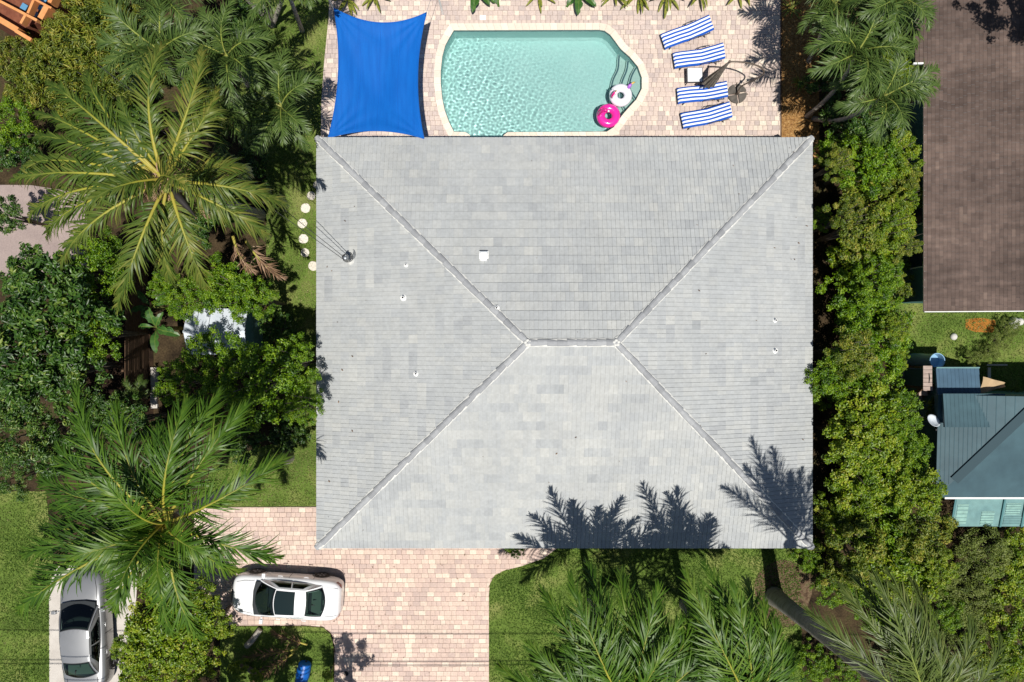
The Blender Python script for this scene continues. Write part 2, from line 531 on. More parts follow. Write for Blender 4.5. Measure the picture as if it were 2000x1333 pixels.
def ob(name, me, parent=None, matrix=None):
    o = bpy.data.objects.new(name, me)
    COL.objects.link(o)
    if parent:
        o.parent = parent
    if matrix is not None:
        o.matrix_local = matrix
    return o


def tag(o, label=None, cat=None, group=None, kind=None):
    if label:
        o['label'] = label
    if cat:
        o['category'] = cat
    if group:
        o['group'] = group
    if kind:
        o['kind'] = kind
    return o


def thing(name, label, cat, loc=(0, 0, 0), rz=0.0, group=None):
    o = bpy.data.objects.new(name, None)
    o.empty_display_size = 0.2
    COL.objects.link(o)
    o.location = loc
    o.rotation_euler = (0, 0, rz)
    return tag(o, label, cat, group)


def copy_tree(o, parent=None):
    c = o.copy()
    COL.objects.link(c)
    c.parent = parent
    for ch in list(o.children):
        k = ch.copy()
        COL.objects.link(k)
        k.parent = c
        for g in list(ch.children):
            q = g.copy()
            COL.objects.link(q)
            q.parent = k
    return c


def inside(p, poly):
    x, y = p[0], p[1]
    r = False
    j = len(poly) - 1
    for i in range(len(poly)):
        xi, yi = poly[i][0], poly[i][1]
        xj, yj = poly[j][0], poly[j][1]
        if (yi > y) != (yj > y) and x < (xj - xi) * (y - yi) / (yj - yi) + xi:
            r = not r
        j = i
    return r


def inside_np(X, Y, poly):
    r = np.zeros(len(X), bool)
    j = len(poly) - 1
    for i in range(len(poly)):
        xi, yi = poly[i][0], poly[i][1]
        xj, yj = poly[j][0], poly[j][1]
        c = ((yi > Y) != (yj > Y)) & (X < (xj - xi) * (Y - yi) / ((yj - yi) if abs(yj - yi) > 1e-9 else 1e-9) + xi)
        r ^= c
        j = i
    return r


def sheet(name, poly, z, m, holes=(), label=None, kind='structure', parent=None):
    loops = [[Vector((p[0], p[1], 0)) for p in poly]] + [[Vector((p[0], p[1], 0)) for p in h] for h in holes]
    tris = tessellate_polygon(loops)
    vs = [(p.x, p.y, z) for lp in loops for p in lp]
    me = bpy.data.meshes.new(name)
    fs = []
    for t in tris:
        a, b, c = (Vector(vs[i]) for i in t)
        fs.append(t if (b - a).cross(c - a).z > 0 else t[::-1])
    me.from_pydata(vs, [], fs)
    me.materials.append(m)
    o = ob(name, me, parent)
    if kind:
        o['kind'] = kind
    if label:
        o['label'] = label
    return o


def catmull(pts, n=6, closed=False):
    out = []
    m = len(pts)
    rng = range(m) if closed else range(m - 1)
    for i in rng:
        g = (lambda k: pts[k % m]) if closed else (lambda k: pts[max(0, min(m - 1, k))])
        p0, p1, p2, p3 = (Vector(g(i + q)) for q in (-1, 0, 1, 2))
        for k in range(n):
            t = k / n
            out.append(0.5 * ((2 * p1) + (p2 - p0) * t + (2 * p0 - 5 * p1 + 4 * p2 - p3) * t * t + (3 * p1 - p0 - 3 * p2 + p3) * t ** 3))
    if not closed:
        out.append(Vector(pts[-1]))
    return out


def clip_poly(poly, a, b):
    """keep the part of a 2-D polygon on the left of line a->b"""
    out = []
    n = len(poly)
    def sd(p):
        return (b[0] - a[0]) * (p[1] - a[1]) - (b[1] - a[1]) * (p[0] - a[0])
    for i in range(n):
        p, q = poly[i], poly[(i + 1) % n]
        dp, dq = sd(p), sd(q)
        if dp >= 0:
            out.append(p)
        if (dp >= 0) != (dq >= 0):
            t = dp / (dp - dq)
            out.append((p[0] + (q[0] - p[0]) * t, p[1] + (q[1] - p[1]) * t))
    return out


# ------------------------------------------------------------------ the ground and the pool hole
pool_px = [(886, 60), (1170, 59), (1181, 61), (1192, 69), (1202, 82), (1213, 97), (1230, 112), (1246, 131), (1254, 153), (1254, 175), (1243, 197),
           (1229, 212), (1216, 227), (1207, 240), (1199, 251), (1185, 260), (992, 261), (985, 266), (981, 275), (981, 300), (921, 300), (921, 275),
           (917, 266), (909, 261), (886, 260), (876, 240), (868, 218), (863, 195), (860, 165), (860, 140), (863, 112), (869, 90), (877, 75)]
pool = [P(u, v, -0.02) for u, v in pool_px][::-1]           # counter-clockwise in plan
pool = [(p.x, p.y) for p in pool]
if sum(pool[i][0] * pool[(i + 1) % len(pool)][1] - pool[(i + 1) % len(pool)][0] * pool[i][1] for i in range(len(pool))) < 0:
    pool = pool[::-1]


def offset(poly, dist):
    out = []
    n = len(poly)
    for i in range(n):
        a, b, c = (Vector(poly[(i + k) % n]) for k in (-1, 0, 1))
        t1, t2 = (b - a).normalized(), (c - b).normalized()
        n1, n2 = Vector((t1.y, -t1.x)), Vector((t2.y, -t2.x))
        nn = (n1 + n2).normalized()
        out.append(tuple(b + nn * dist / max(0.5, nn.dot(n1))))
    return out


pool_mid = offset(pool, 0.12)
pool_out = offset(pool, 0.27)
G = 500
sheet('ground', [(-G, -G), (G, -G), (G, G), (-G, G)], 0.0, M['soil'], [pool_mid[::-1]])


def pxpoly(pts, z=0.0):
    return [tuple(P(u, v, z))[:2] for u, v in pts]


deck_poly = pxpoly([(646, -60), (642, 40), (634, 120), (628, 200), (626, 330), (1523, 330), (1523, -60)])
drive_poly = pxpoly([(380, 991), (660, 990), (660, 1035), (1090, 1035), (1086, 1072), (1062, 1090), (1020, 1105), (985, 1114), (966, 1124), (957, 1140),
                     (955, 1160), (955, 1420), (654, 1420), (654, 1262), (648, 1238), (632, 1224), (600, 1221), (380, 1221)])
deck = sheet('pool_deck', deck_poly, 0.010, M['joint'], [pool_mid[::-1]], 'pinkish beige paved deck around the swimming pool')
drive = sheet('driveway', drive_poly, 0.010, M['joint'], (), 'pinkish cream paved driveway in front of the grey roofed house')


# ------------------------------------------------------------------ pavers
def paver_mesh(wd, ht, t, matn):
    b = MB()
    g, e, z = 0.004, 0.006, 0.05
    x, y = wd / 2 - g, ht / 2 - g
    vs = [(-x, -y, 0), (x, -y, 0), (x, y, 0), (-x, y, 0), (-x, -y, z - e), (x, -y, z - e), (x, y, z - e), (-x, y, z - e),
          (-x + e, -y + e, z), (x - e, -y + e, z), (x - e, y - e, z), (-x + e, y - e, z)]
    fs = [(8, 9, 10, 11)]
    for i in range(4):
        j = (i + 1) % 4
        fs += [(i, j, 4 + j, 4 + i), (4 + i, 4 + j, 8 + j, 8 + i)]
    b.add(vs, fs, 0, t)
    return b


def pave(base, poly, matn, rowh, widths, visible, skip=None, x_lim=None):
    xs = [p[0] for p in poly]
    ys = [p[1] for p in poly]
    y = min(ys)
    cells, cuts = [], []
    ar = sum(poly[i][0] * poly[(i + 1) % len(poly)][1] - poly[(i + 1) % len(poly)][0] * poly[i][1] for i in range(len(poly)))
    ccw = list(poly) if ar > 0 else list(poly)[::-1]
    row = 0
    while y < max(ys):
        x = min(xs) - random.random() * 0.4
        while x < max(xs):
            wd = random.choice(widths)
            c = (x + wd / 2, y + rowh / 2)
            cor = [(x, y), (x + wd, y), (x + wd, y + rowh), (x, y + rowh)]
            ins = [inside(q, poly) for q in cor]
            if not (skip and skip(c)):
                if all(ins):
                    cells.append((c[0], c[1], wd))
                elif any(ins) or inside(c, poly):
                    cut = [(x + 0.004, y + 0.004), (x + wd - 0.004, y + 0.004), (x + wd - 0.004, y + rowh - 0.004), (x + 0.004, y + rowh - 0.004)]
                    for s in range(len(ccw)):
                        a_, b_ = Vector(ccw[s]), Vector(ccw[(s + 1) % len(ccw)])
                        e_ = b_ - a_
                        tt = min(1, max(0, (Vector(c) - a_).dot(e_) / e_.length_squared))
                        if (a_ + e_ * tt - Vector(c)).length < 0.19:
                            cut = clip_poly(cut, ccw[s], ccw[(s + 1) % len(ccw)])
                            if len(cut) < 3:
                                break
                    if len(cut) >= 3:
                        cuts.append(cut)
            x += wd
        y += rowh
        row += 1
    cells.sort(key=lambda c: (not visible(c), c[0] ** 2 + c[1] ** 2))
    var = {}
    rest = MB()
    NT = 10
    for i, (x, y, wd) in enumerate(cells):
        n = 0.5 + 0.22 * math.sin(x * 1.3 + 2 * math.sin(y * 0.9)) * math.sin(y * 1.1 + x * 0.4)
        t = min(0.999, max(0, random.gauss(n * 0.85, 0.2)))
        if random.random() < 0.10:
            t = random.uniform(0.8, 1)
        ti = int(t * NT) / NT + 0.05
        key = (wd, ti)
        if key not in var:
            pb = paver_mesh(wd, rowh, ti, matn)
            var[key] = (pb, pb.mesh('paver', [M[matn]], tint=True))
        rz = random.gauss(0, 0.006)
        z = -0.025 + random.uniform(-0.003, 0.003)
        if i < 300:
            o = ob('paver', var[key][1], base)
            o.location = (x, y, z + 0.03)
            o.rotation_euler = (random.gauss(0, 0.006), random.gauss(0, 0.006), rz)
        else:
            pb = var[key][0]
            cs, sn = math.cos(rz), math.sin(rz)
            tx, ty = random.gauss(0, 0.006), random.gauss(0, 0.006)
            rest.add([(x + a * cs - b * sn, y + a * sn + b * cs, c + z + 0.03 + a * ty + b * tx) for a, b, c in pb.v], pb.f, 0, ti)
    for cut in cuts:
        rest.prism(cut, 0.005, 0.054 + random.uniform(-0.003, 0.003), 0, random.uniform(0.2, 0.8), bottom=False)
    o = rest.build('paver_field', M[matn], base, tint=True)
    o['kind'] = 'stuff'


def px(c, z=0.05):
    k = FPX / (CAM_H - z)
    return 1000 + c[0] * k, 666.5 - c[1] * k


pave(deck, deck_poly, 'deckpaver', 0.21, (0.21, 0.21, 0.31), lambda c: px(c)[1] < 262 and 1255 < px(c)[0] < 1520 or (px(c)[1] < 48 and 0 < px(c)[1] and 840 < px(c)[0]),
     skip=lambda c: inside(c, offset(pool, 0.16)))
pave(drive, drive_poly, 'paver', 0.205, (0.205, 0.31, 0.31), lambda c: px(c)[1] > 1076 and px(c)[0] > 672)

# ------------------------------------------------------------------ lawns, mulch, concrete
LAWNS = {
    'front': [(955, 1420), (955, 1160), (957, 1140), (966, 1124), (985, 1114), (1020, 1105), (1062, 1090), (1086, 1072), (1090, 1020), (1560, 1020), (1570, 1420)],
    'side': [(500, -60), (646, -60), (642, 40), (634, 120), (628, 200), (626, 330), (660, 340), (660, 989), (380, 990), (420, 900), (560, 860), (560, 700), (520, 560), (520, 300), (440, 120)],
    'west': [(-300, 960), (90, 960), (104, 1100), (98, 1180), (95, 1420), (-300, 1420)],
    'neighbour': [(1740, 560), (2300, 560), (2300, 790), (1740, 790)],
    'south': [(430, 1224), (600, 1224), (632, 1227), (646, 1240), (651, 1262), (651, 1420), (430, 1420)],
}
LAWN_LABEL = {
    'front': 'green front lawn between the paved driveway and the palms',
    'side': 'grass strip along the west side of the grey tiled roof',
    'west': 'mown lawn beside the silver car',
    'neighbour': 'patchy lawn below the brown shingle roof',
    'south': 'shaded grass corner below the white car',
}


def grass_blades(name, poly, dens, m, label, h=0.06, wd=0.022, z=0.012, lo=0.0, hi=1.0, skip=None, parent=None):
    xs = np.array([p[0] for p in poly])
    ys = np.array([p[1] for p in poly])
    x0, x1 = max(xs.min(), -23.5), min(xs.max(), 23.5)
    y0, y1 = max(ys.min(), -16), min(ys.max(), 16)
    n = int((x1 - x0) * (y1 - y0) * dens)
    X = RNG.uniform(x0, x1, n)
    Y = RNG.uniform(y0, y1, n)
    k = inside_np(X, Y, poly)
    X, Y = X[k], Y[k]
    n = len(X)
    patch = 0.5 + 0.25 * np.sin(X * 1.7 + 1.3 * np.sin(Y * 1.1)) + 0.25 * np.sin(Y * 2.1 + 1.7 * np.sin(X * 0.8))
    keep = RNG.random(n) < (0.45 + 0.6 * patch)
    X, Y, patch = X[keep], Y[keep], patch[keep]
    n = len(X)
    a = RNG.uniform(0, 2 * PI, n)
    hh = h * RNG.uniform(0.5, 1.3, n)
    lean = RNG.uniform(0.5, 1.6, n) * hh
    la = RNG.uniform(0, 2 * PI, n)
    ww = wd * RNG.uniform(0.6, 1.4, n)
    V = np.zeros((n, 3, 3))
    V[:, 0] = np.c_[X - np.cos(a) * ww, Y - np.sin(a) * ww, np.full(n, z)]
    V[:, 1] = np.c_[X + np.cos(a) * ww, Y + np.sin(a) * ww, np.full(n, z)]
    V[:, 2] = np.c_[X + np.cos(la) * lean, Y + np.sin(la) * lean, z + hh]
    F = np.arange(n * 3).reshape(n, 3)
    t = np.clip(lo + (hi - lo) * (0.65 - 0.4 * patch + RNG.normal(0, 0.17, n)), 0, 1)
    o = ob(name, np_mesh(name, V.reshape(-1, 3), F, [m], tint=t), parent)
    return tag(o, label, 'grass', kind='stuff')


lawn_polys = {}
for k, p in LAWNS.items():
    pl = pxpoly(p)
    lawn_polys[k] = pl
    sheet('lawn', pl, 0.004, M['lawn'], (), LAWN_LABEL[k])
grass_blades('grass', lawn_polys['front'], 620, M['grass'], 'short green grass of the front lawn beside the driveway', lo=-0.1, hi=0.8)
grass_blades('grass', lawn_polys['side'], 520, M['grass'], 'sunlit grass along the west eave of the grey roof', lo=0.3, hi=1.35)
grass_blades('grass', lawn_polys['west'], 620, M['grass'], 'mown grass beside the silver car', lo=0.0, hi=0.95)
grass_blades('grass', lawn_polys['neighbour'], 420, M['grass'], 'thin grass below the brown shingle roof', lo=0.2, hi=1.2)
grass_blades('grass', lawn_polys['south'], 420, M['grass'], 'grass in the shaded corner below the white car', lo=0.1, hi=1.0)

mulch_poly = pxpoly([(1526, -60), (1600, -60), (1600, 330), (1526, 330)])
sheet('mulch_bed', mulch_poly, 0.004, M['mulch'], (), 'orange brown mulch bed beside the pool deck')
grass_blades('straw', mulch_poly, 500, M['drygrass'], 'loose straw mulch between the pool deck and the palms', h=0.03, wd=0.02)
kb = MB()
k0, k1 = P(1524.5, -60), P(1524.5, 330)
kb.bar((k0.x, k0.y, 0.02), (k1.x, k1.y, 0.02), 0.06, 0.09)
tag(kb.build('deck_edging', M['brownwood']), 'thin dark edging strip between deck and mulch bed', 'edging')

tree_pit = [tuple(P(1530, 1160) + Vector((1.25 * math.cos(a) * (1 + 0.1 * math.sin(3 * a)), 1.5 * math.sin(a), 0)))[:2] for a in np.linspace(0, 2 * PI, 20, endpoint=False)]
sheet('bare_soil', tree_pit, 0.008, M['litter'], (), 'brown leaf litter ring around the thick leaning palm trunk')

strip = pxpoly([(97, 1420), (96, 1150), (110, 1100), (270, 1100), (262, 1250), (230, 1420)])
sheet('concrete_drive', strip, 0.010, M['concrete'], (), 'pale concrete drive strip under the silver car')
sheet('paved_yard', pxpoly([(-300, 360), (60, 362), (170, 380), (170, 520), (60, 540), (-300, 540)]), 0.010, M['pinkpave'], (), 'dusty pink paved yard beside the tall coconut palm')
sheet('dirt_path', pxpoly([(170, 470), (300, 470), (300, 830), (170, 830)]), 0.006, M['shadesoil'], (), 'dirt strip beside the plank fence, coloured dark for tree shade')
sheet('orange_patch', pxpoly([(1886, 624), (1915, 621), (1944, 626), (1946, 640), (1938, 650), (1905, 649), (1885, 642)]), 0.010, M['soilorange'], (), 'orange bare soil patch in the neighbour lawn')
sheet('gravel_patch', pxpoly([(1764, 710), (1780, 705), (1806, 720), (1806, 762), (1775, 768), (1758, 740)]), 0.010, M['concrete'], (), 'small grey gravel patch beside the wooden landing')

# stepping stones
stones = [(597, 407, 9.5, 'round stepping stone at the top of the row of five'), (591, 437, 9.5, 'second round stepping stone from the top of the row'),
          (593, 467, 9.5, 'middle round stepping stone of the row of five'), (596, 494, 8.5, 'fourth round stepping stone from the top of the row'),
          (612, 520, 9.5, 'lowest round stepping stone, touching the roof edge'), (608, 383, 8.5, 'grey stepping stone in leaf shade above the row'),
          (620, 362, 8, 'stepping stone half hidden by the roof edge')]
for u, v, r, lb in stones:
    c = P(u, v)
    r /= 44.4
    b = MB()
    n = 18
    j = [1 + random.uniform(-0.05, 0.05) for _ in range(n)]
    prof = [(1.0, 0.004), (1.0, 0.035), (0.93, 0.05)]
    vs = [(r * s * j[k] * math.cos(2 * PI * k / n), r * s * j[k] * math.sin(2 * PI * k / n), z) for s, z in prof for k in range(n)]
    fs = [(i * n + k, i * n + (k + 1) % n, (i + 1) * n + (k + 1) % n, (i + 1) * n + k) for i in range(2) for k in range(n)] + [tuple(range(2 * n, 3 * n))]
    b.add(vs, fs)
    o = tag(b.build('stepping_stone', M['stone']), lb, 'stepping stone', 'pale round stepping stones in the side lawn')
    o.location = c

# ------------------------------------------------------------------ swimming pool
po = thing('swimming_pool', 'aqua swimming pool with curved step alcove and cream coping', 'swimming pool', (0, 0, 0))
shell = MB()
n = len(pool)
ZF = -1.15
vs = [(x, y, 0.03) for x, y in pool] + [(x, y, ZF + 0.12) for x, y in pool] + [(x, y, ZF) for x, y in offset(pool, -0.12)]
fs = [((i + 1) % n, i, n + i, n + (i + 1) % n) for i in range(n)] + [(n + (i + 1) % n, n + i, 2 * n + i, 2 * n + (i + 1) % n) for i in range(n)]
shell.add(vs, fs)
fl = tessellate_polygon([[Vector((*p, 0)) for p in offset(pool, -0.12)]])
shell.add([(x, y, ZF) for x, y in offset(pool, -0.12)], [t for t in fl])
sho = shell.build('shell', M['plaster'], po)
sho.cycles.is_caustics_receiver = True
# waterline tile band
tb = MB()
pin = offset(pool, -0.006)
vs = [(x, y, 0.0) for x, y in pin] + [(x, y, -0.14) for x, y in pin]
tb.add(vs, [((i + 1) % n, i, n + i, n + (i + 1) % n) for i in range(n)])
tb.build('waterline_tile', M['steptile'], po).cycles.is_caustics_receiver = True
# steps in the alcove
lines = [([(1209, 98), (1208, 112), (1206, 130), (1197, 150), (1193, 172), (1195, 200), (1204, 226), (1212, 240)], -0.85),
         ([(1226, 104), (1225, 116), (1222, 135), (1214, 155), (1210, 175), (1213, 200), (1224, 222)], -0.57),
         ([(1246, 118), (1242, 128), (1231, 148), (1226, 170), (1232, 186), (1242, 200)], -0.29)]
for ln, z in lines:
    pts = catmull([P(u, v, -0.3) for u, v in ln], 5)
    poly = [(p.x, p.y) for p in pts] + [tuple(P(1275, 205, -0.3))[:2], tuple(P(1275, 105, -0.3))[:2]]
    b = MB()
    b.prism(poly, ZF + 0.01, z, bottom=False)
    st = b.build('step', M['steppl'], po, normals=True)
    st.cycles.is_caustics_receiver = True
    b = MB()
    L = [Vector((p.x, p.y)) for p in pts]
    vs = []
    for i, p in enumerate(L):
        T = (L[min(i + 1, len(L) - 1)] - L[max(i - 1, 0)]).normalized()
        N = Vector((T.y, -T.x))
        if N.x < 0:
            N = -N
        for k in (0.03, 0.10):
            vs.append((p.x + N.x * k, p.y + N.y * k, z + 0.004))
    b.add(vs, [(2 * i, 2 * i + 1, 2 * i + 3, 2 * i + 2) for i in range(len(L) - 1)])
    b.build('edge_tile', M['steptile'], st).cycles.is_caustics_receiver = True
# rippled water: a fine grid clipped to the pool, with real waves
wx0_, wx1_ = min(p[0] for p in pool) - 0.05, max(p[0] for p in pool) + 0.05
wy0_, wy1_ = min(p[1] for p in pool) - 0.05, max(p[1] for p in pool) + 0.05
st_ = 0.03
nx_, ny_ = int((wx1_ - wx0_) / st_) + 1, int((wy1_ - wy0_) / st_) + 1
gx, gy = np.meshgrid(wx0_ + st_ * np.arange(nx_ + 1), wy0_ + st_ * np.arange(ny_ + 1))
hz = np.zeros_like(gx)
gw_ = np.random.default_rng(21)
for _ in range(46):
    th_ = gw_.uniform(0, 2 * PI)
    lam = gw_.uniform(0.13, 0.36)
    kk = 2 * PI / lam
    hz += 0.0021 * lam * np.sin(kk * (gx * math.cos(th_) + gy * math.sin(th_)) + gw_.uniform(0, 6.28))
calm = 0.09 + 0.66 / (1 + np.exp((gx - 0.6 + 0.9 * (gy - 11.0)) * 1.1))      # livelier near the inlet end
hz *= calm
keepq = inside_np(((gx[:-1, :-1] + gx[1:, 1:]) / 2).ravel(), ((gy[:-1, :-1] + gy[1:, 1:]) / 2).ravel(), offset(pool, 0.04))
idx = np.arange((nx_ + 1) * (ny_ + 1)).reshape(ny_ + 1, nx_ + 1)
Fq = np.stack([idx[:-1, :-1], idx[:-1, 1:], idx[1:, 1:], idx[1:, :-1]], -1).reshape(-1, 4)[keepq]
wt = ob('water', np_mesh('water', np.c_[gx.ravel(), gy.ravel(), hz.ravel() - 0.10], Fq, [M['water']], smooth=True), po)
wt.cycles.is_caustics_caster = True
# coping stones
acc = []
for i in range(n):
    a, b_ = Vector(pool[i]), Vector(pool[(i + 1) % n])
    k = max(1, round((b_ - a).length / 0.31))
    for q in range(k):
        acc.append((i, q / k, (q + 1) / k))
pi_, po_ = offset(pool, -0.03), pool_out
for (i, t0, t1) in acc:
    j = (i + 1) % n
    e = 0.004
    c4 = []
    for ring, t in ((pi_, t0), (po_, t0), (po_, t1), (pi_, t1)):
        c4.append(Vector(ring[i]).lerp(Vector(ring[j]), t))
    cen = sum(c4, Vector((0, 0))) / 4
    if 666.5 - cen.y * 44.6 > 330:
        continue
    c4 = [cen + (p - cen) * (1 - e / max(0.05, (p - cen).length)) for p in c4]
    b = MB()
    b.prism([(p.x - cen.x, p.y - cen.y) for p in c4], 0.028, 0.075)
    o = b.build('coping_stone', M['coping'], po, normals=True)
    o.location = (cen.x, cen.y, 0)
b = MB()
c = P(943, 36)
b.box((0, 0, 0.055), (0.27, 0.21, 0.02), taper=0.96).box((0, 0, 0.066), (0.2, 0.15, 0.006)).tube([(0, 0, 0.066), (0, 0, 0.074)], 0.03, 10)
tag(b.build('skimmer_lid', M['whitepl']), 'white square skimmer lid in the deck above the pool', 'lid').location = c


# ------------------------------------------------------------------ the house
ZE, ZR = 2.90, 5.60
xL, xR, yB, yT = -7.70, 11.86, -8.16, 8.02
YR = -0.06
RX0, RX1 = 0.56, 3.72
house = thing('house', 'single storey house with light grey concrete tile hip roof', 'house', (0, 0, 0))
wall = MB()
ins = 0.6
wx0, wx1, wy0, wy1 = xL + ins, xR - ins, yB + ins, yT - ins
wall.prism([(wx0, wy0), (wx1, wy0), (wx1, wy1), (wx0, wy1)], 0.0, ZE - 0.15)
wall.build('wall', M['stucco'], house, normals=True)
# openings on the walls (mostly under the eaves)
def opening(x, y, wd, zc, h, face, name='window'):
    b = MB()
    g = MB()
    if face in 'NS':
        s = 1 if face == 'N' else -1
        b.box((x, y + s * 0.03, zc), (wd + 0.12, 0.06, h + 0.12))
        g.box((x, y + s * 0.045, zc), (wd, 0.06, h))
    else:
        s = 1 if face == 'E' else -1
        b.box((x + s * 0.03, y, zc), (0.06, wd + 0.12, h + 0.12))
        g.box((x + s * 0.045, y, zc), (0.06, wd, h))
    f = b.build(name, M['white'], house)
    g.build('pane', M['darkpane'], f)
for x in (-4.5, 0.0, 9.0):
    opening(x, wy1, 1.6, 1.5, 1.2, 'N')
opening(4.2, wy1, 3.0, 1.12, 2.1, 'N', 'sliding_door')
for x in (-1.2, 9.2):
    opening(x, wy0, 1.5, 1.5, 1.2, 'S')
opening(3.4, wy0, 1.0, 1.1, 2.05, 'S', 'door')
opening(-5.0, wy0, 4.0, 1.1, 2.1, 'S', 'garage_door')
for y in (-4, 3.5):
    opening(wx0, y, 1.3, 1.5, 1.1, 'W')
    opening(wx1, y, 1.3, 1.5, 1.1, 'E')

A, B, C, D = Vector((xL, yB, ZE)), Vector((xR, yB, ZE)), Vector((xR, yT, ZE)), Vector((xL, yT, ZE))
E0, E1 = Vector((RX0, YR, ZR)), Vector((RX1, YR, ZR))
b = MB()
b.add([A, B, C, D, E0, E1], [(0, 1, 5, 4), (1, 2, 5), (2, 3, 4, 5), (3, 0, 4)])
b.add([p - Vector((0, 0, 0.02)) for p in (A, B, C, D)], [(3, 2, 1, 0)])
roof = b.build('roof', M['deckboard'], house)
f = MB()
for (p, q) in ((A, B), (B, C), (C, D), (D, A)):
    T = (q - p).normalized()
    N = Vector((T.y, -T.x, 0))
    f.bar(p + N * 0.012 + Vector((0, 0, -0.09)) - T * 0.011, q + N * 0.012 + Vector((0, 0, -0.09)) + T * 0.011, 0.025, 0.2)
f.build('fascia', M['fascia'], house)

TW, EXP = 0.330, 0.368
NT = 12


def slab_prof(vs2, zlow, zhigh, w0, w1):
    pass


def tile_slabs(rng):
    """two half tiles: list of (x0, x1, h at left, h at right)"""
    out = []
    for s in (0, 1):
        x0 = s * TW / 2 + 0.006
        x1 = (s + 1) * TW / 2 - 0.006
        h = rng.uniform(-0.003, 0.003)
        k = rng.uniform(0.002, 0.010)
        out.append((x0, x1, h, h + k))
    return out


def add_slab(b, poly, w0, w1, hl, hr, x0, x1, t):
    """poly: 2-D clipped outline in (x,w); surface height leans from butt (low end) to head"""
    def top(p):
        s = (p[1] - w0) / (w1 - w0)
        q = (p[0] - x0) / (x1 - x0)
        return 0.060 - 0.042 * s + hl + (hr - hl) * q
    n = len(poly)
    vs = [(p[0], p[1], top(p)) for p in poly] + [(p[0], p[1], 0.004) for p in poly]
    fs = [tuple(range(n))] + [(i, n + i, n + (i + 1) % n, (i + 1) % n) for i in range(n)]
    b.add(vs, fs, 0, t)


def add_base(b, poly, w0, w1, t):
    top = lambda p: 0.040 - 0.034 * (p[1] - w0) / (w1 - w0)
    b.add([(p[0], p[1], top(p)) for p in poly], [tuple(range(len(poly)))], 0, t)


VAR = []
rngv = random.Random(3)
for k in range(24):
    b = MB()
    t = (k % NT + 0.5) / NT
    for (x0, x1, hl, hr) in tile_slabs(rngv):
        tt = min(0.99, max(0, t + rngv.uniform(-0.04, 0.04)))
        add_slab(b, [(x0, 0), (x1, 0), (x1, EXP + 0.03), (x0, EXP + 0.03)], 0, EXP + 0.03, hl, hr, x0, x1, tt)
    add_base(b, [(0, 0), (TW, 0), (TW, EXP + 0.03), (0, EXP + 0.03)], 0, EXP + 0.03, t)
    VAR.append(b.mesh('tile', [M['tile']], tint=True))

rng = random.Random(11)
all_full = []
rest = MB()
patch = {}


def tint_at(key, i, j):
    # runs of like tiles in a course
    seg = (key, j, (i + (j * 7) % 5) // 3)
    if seg not in patch:
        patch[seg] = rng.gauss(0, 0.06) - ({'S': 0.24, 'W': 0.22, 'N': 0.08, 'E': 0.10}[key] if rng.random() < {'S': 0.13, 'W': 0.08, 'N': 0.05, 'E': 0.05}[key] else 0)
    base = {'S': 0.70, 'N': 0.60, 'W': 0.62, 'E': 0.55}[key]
    return min(0.99, max(0.01, base + patch[seg] + rng.gauss(0, 0.11)))


SLOPES = {'S': (A, B, E1, E0), 'E': (B, C, E1), 'N': (C, D, E0, E1), 'W': (D, A, E0)}
for key, pl in SLOPES.items():
    o = pl[0]
    e1 = (pl[1] - pl[0]).normalized()
    nn = (pl[1] - pl[0]).cross(pl[-1] - pl[0]).normalized()
    e2 = nn.cross(e1)
    mw = Matrix((e1, e2, nn)).transposed().to_4x4()
    mw.translation = o
    p2 = [((p - o).dot(e1), (p - o).dot(e2)) for p in pl]
    wmax = max(p[1] for p in p2)
    ext = [(p2[0][0], -0.05), (p2[1][0], -0.05)] if False else None
    rows = int(math.ceil((wmax + 0.04) / EXP))
    Lx = p2[1][0]
    cols = int(Lx / TW) + 2
    for j in range(rows):
        w0 = -0.04 + j * EXP
        w1 = w0 + EXP + 0.03
        for i in range(-1, cols):
            xo = i * TW + (0.5 * TW if j % 2 else 0) + 0.02
            t = tint_at(key, i, j)
            slabs = tile_slabs(rng)
            full = True
            polys = []
            for (x0, x1, hl, hr) in slabs:
                q = [(xo + x0, w0), (xo + x1, w0), (xo + x1, w1), (xo + x0, w1)]
                m = len(p2)
                cl = q
                for s in range(1, m):            # all edges except the eave
                    cl = clip_poly(cl, p2[s], p2[(s + 1) % m])
                    if len(cl) < 3:
                        break
                if len(cl) < 3:
                    full = False
                    continue
                if len(cl) != 4 or abs(cl[0][0] - q[0][0]) + abs(cl[2][0] - q[2][0]) + abs(cl[2][1] - q[2][1]) > 1e-6 or abs(cl[1][0] - q[1][0]) > 1e-6:
                    full = False
                polys.append((cl, hl, hr, xo + x0, xo + x1))
            if not polys:
                continue
            bq = [(xo, w0), (xo + TW, w0), (xo + TW, w1), (xo, w1)]
            for s in range(1, len(p2)):
                bq = clip_poly(bq, p2[s], p2[(s + 1) % len(p2)])
                if len(bq) < 3:
                    break
            cen = mw @ Vector((xo + TW / 2, w0 + EXP / 2, 0.03))
            all_full.append((full and len(polys) == 2, (cen - Vector((0, 0, CAM_H))).length, mw, xo, w0, w1, t, polys, bq))
all_full.sort(key=lambda a: (not a[0], a[1]))
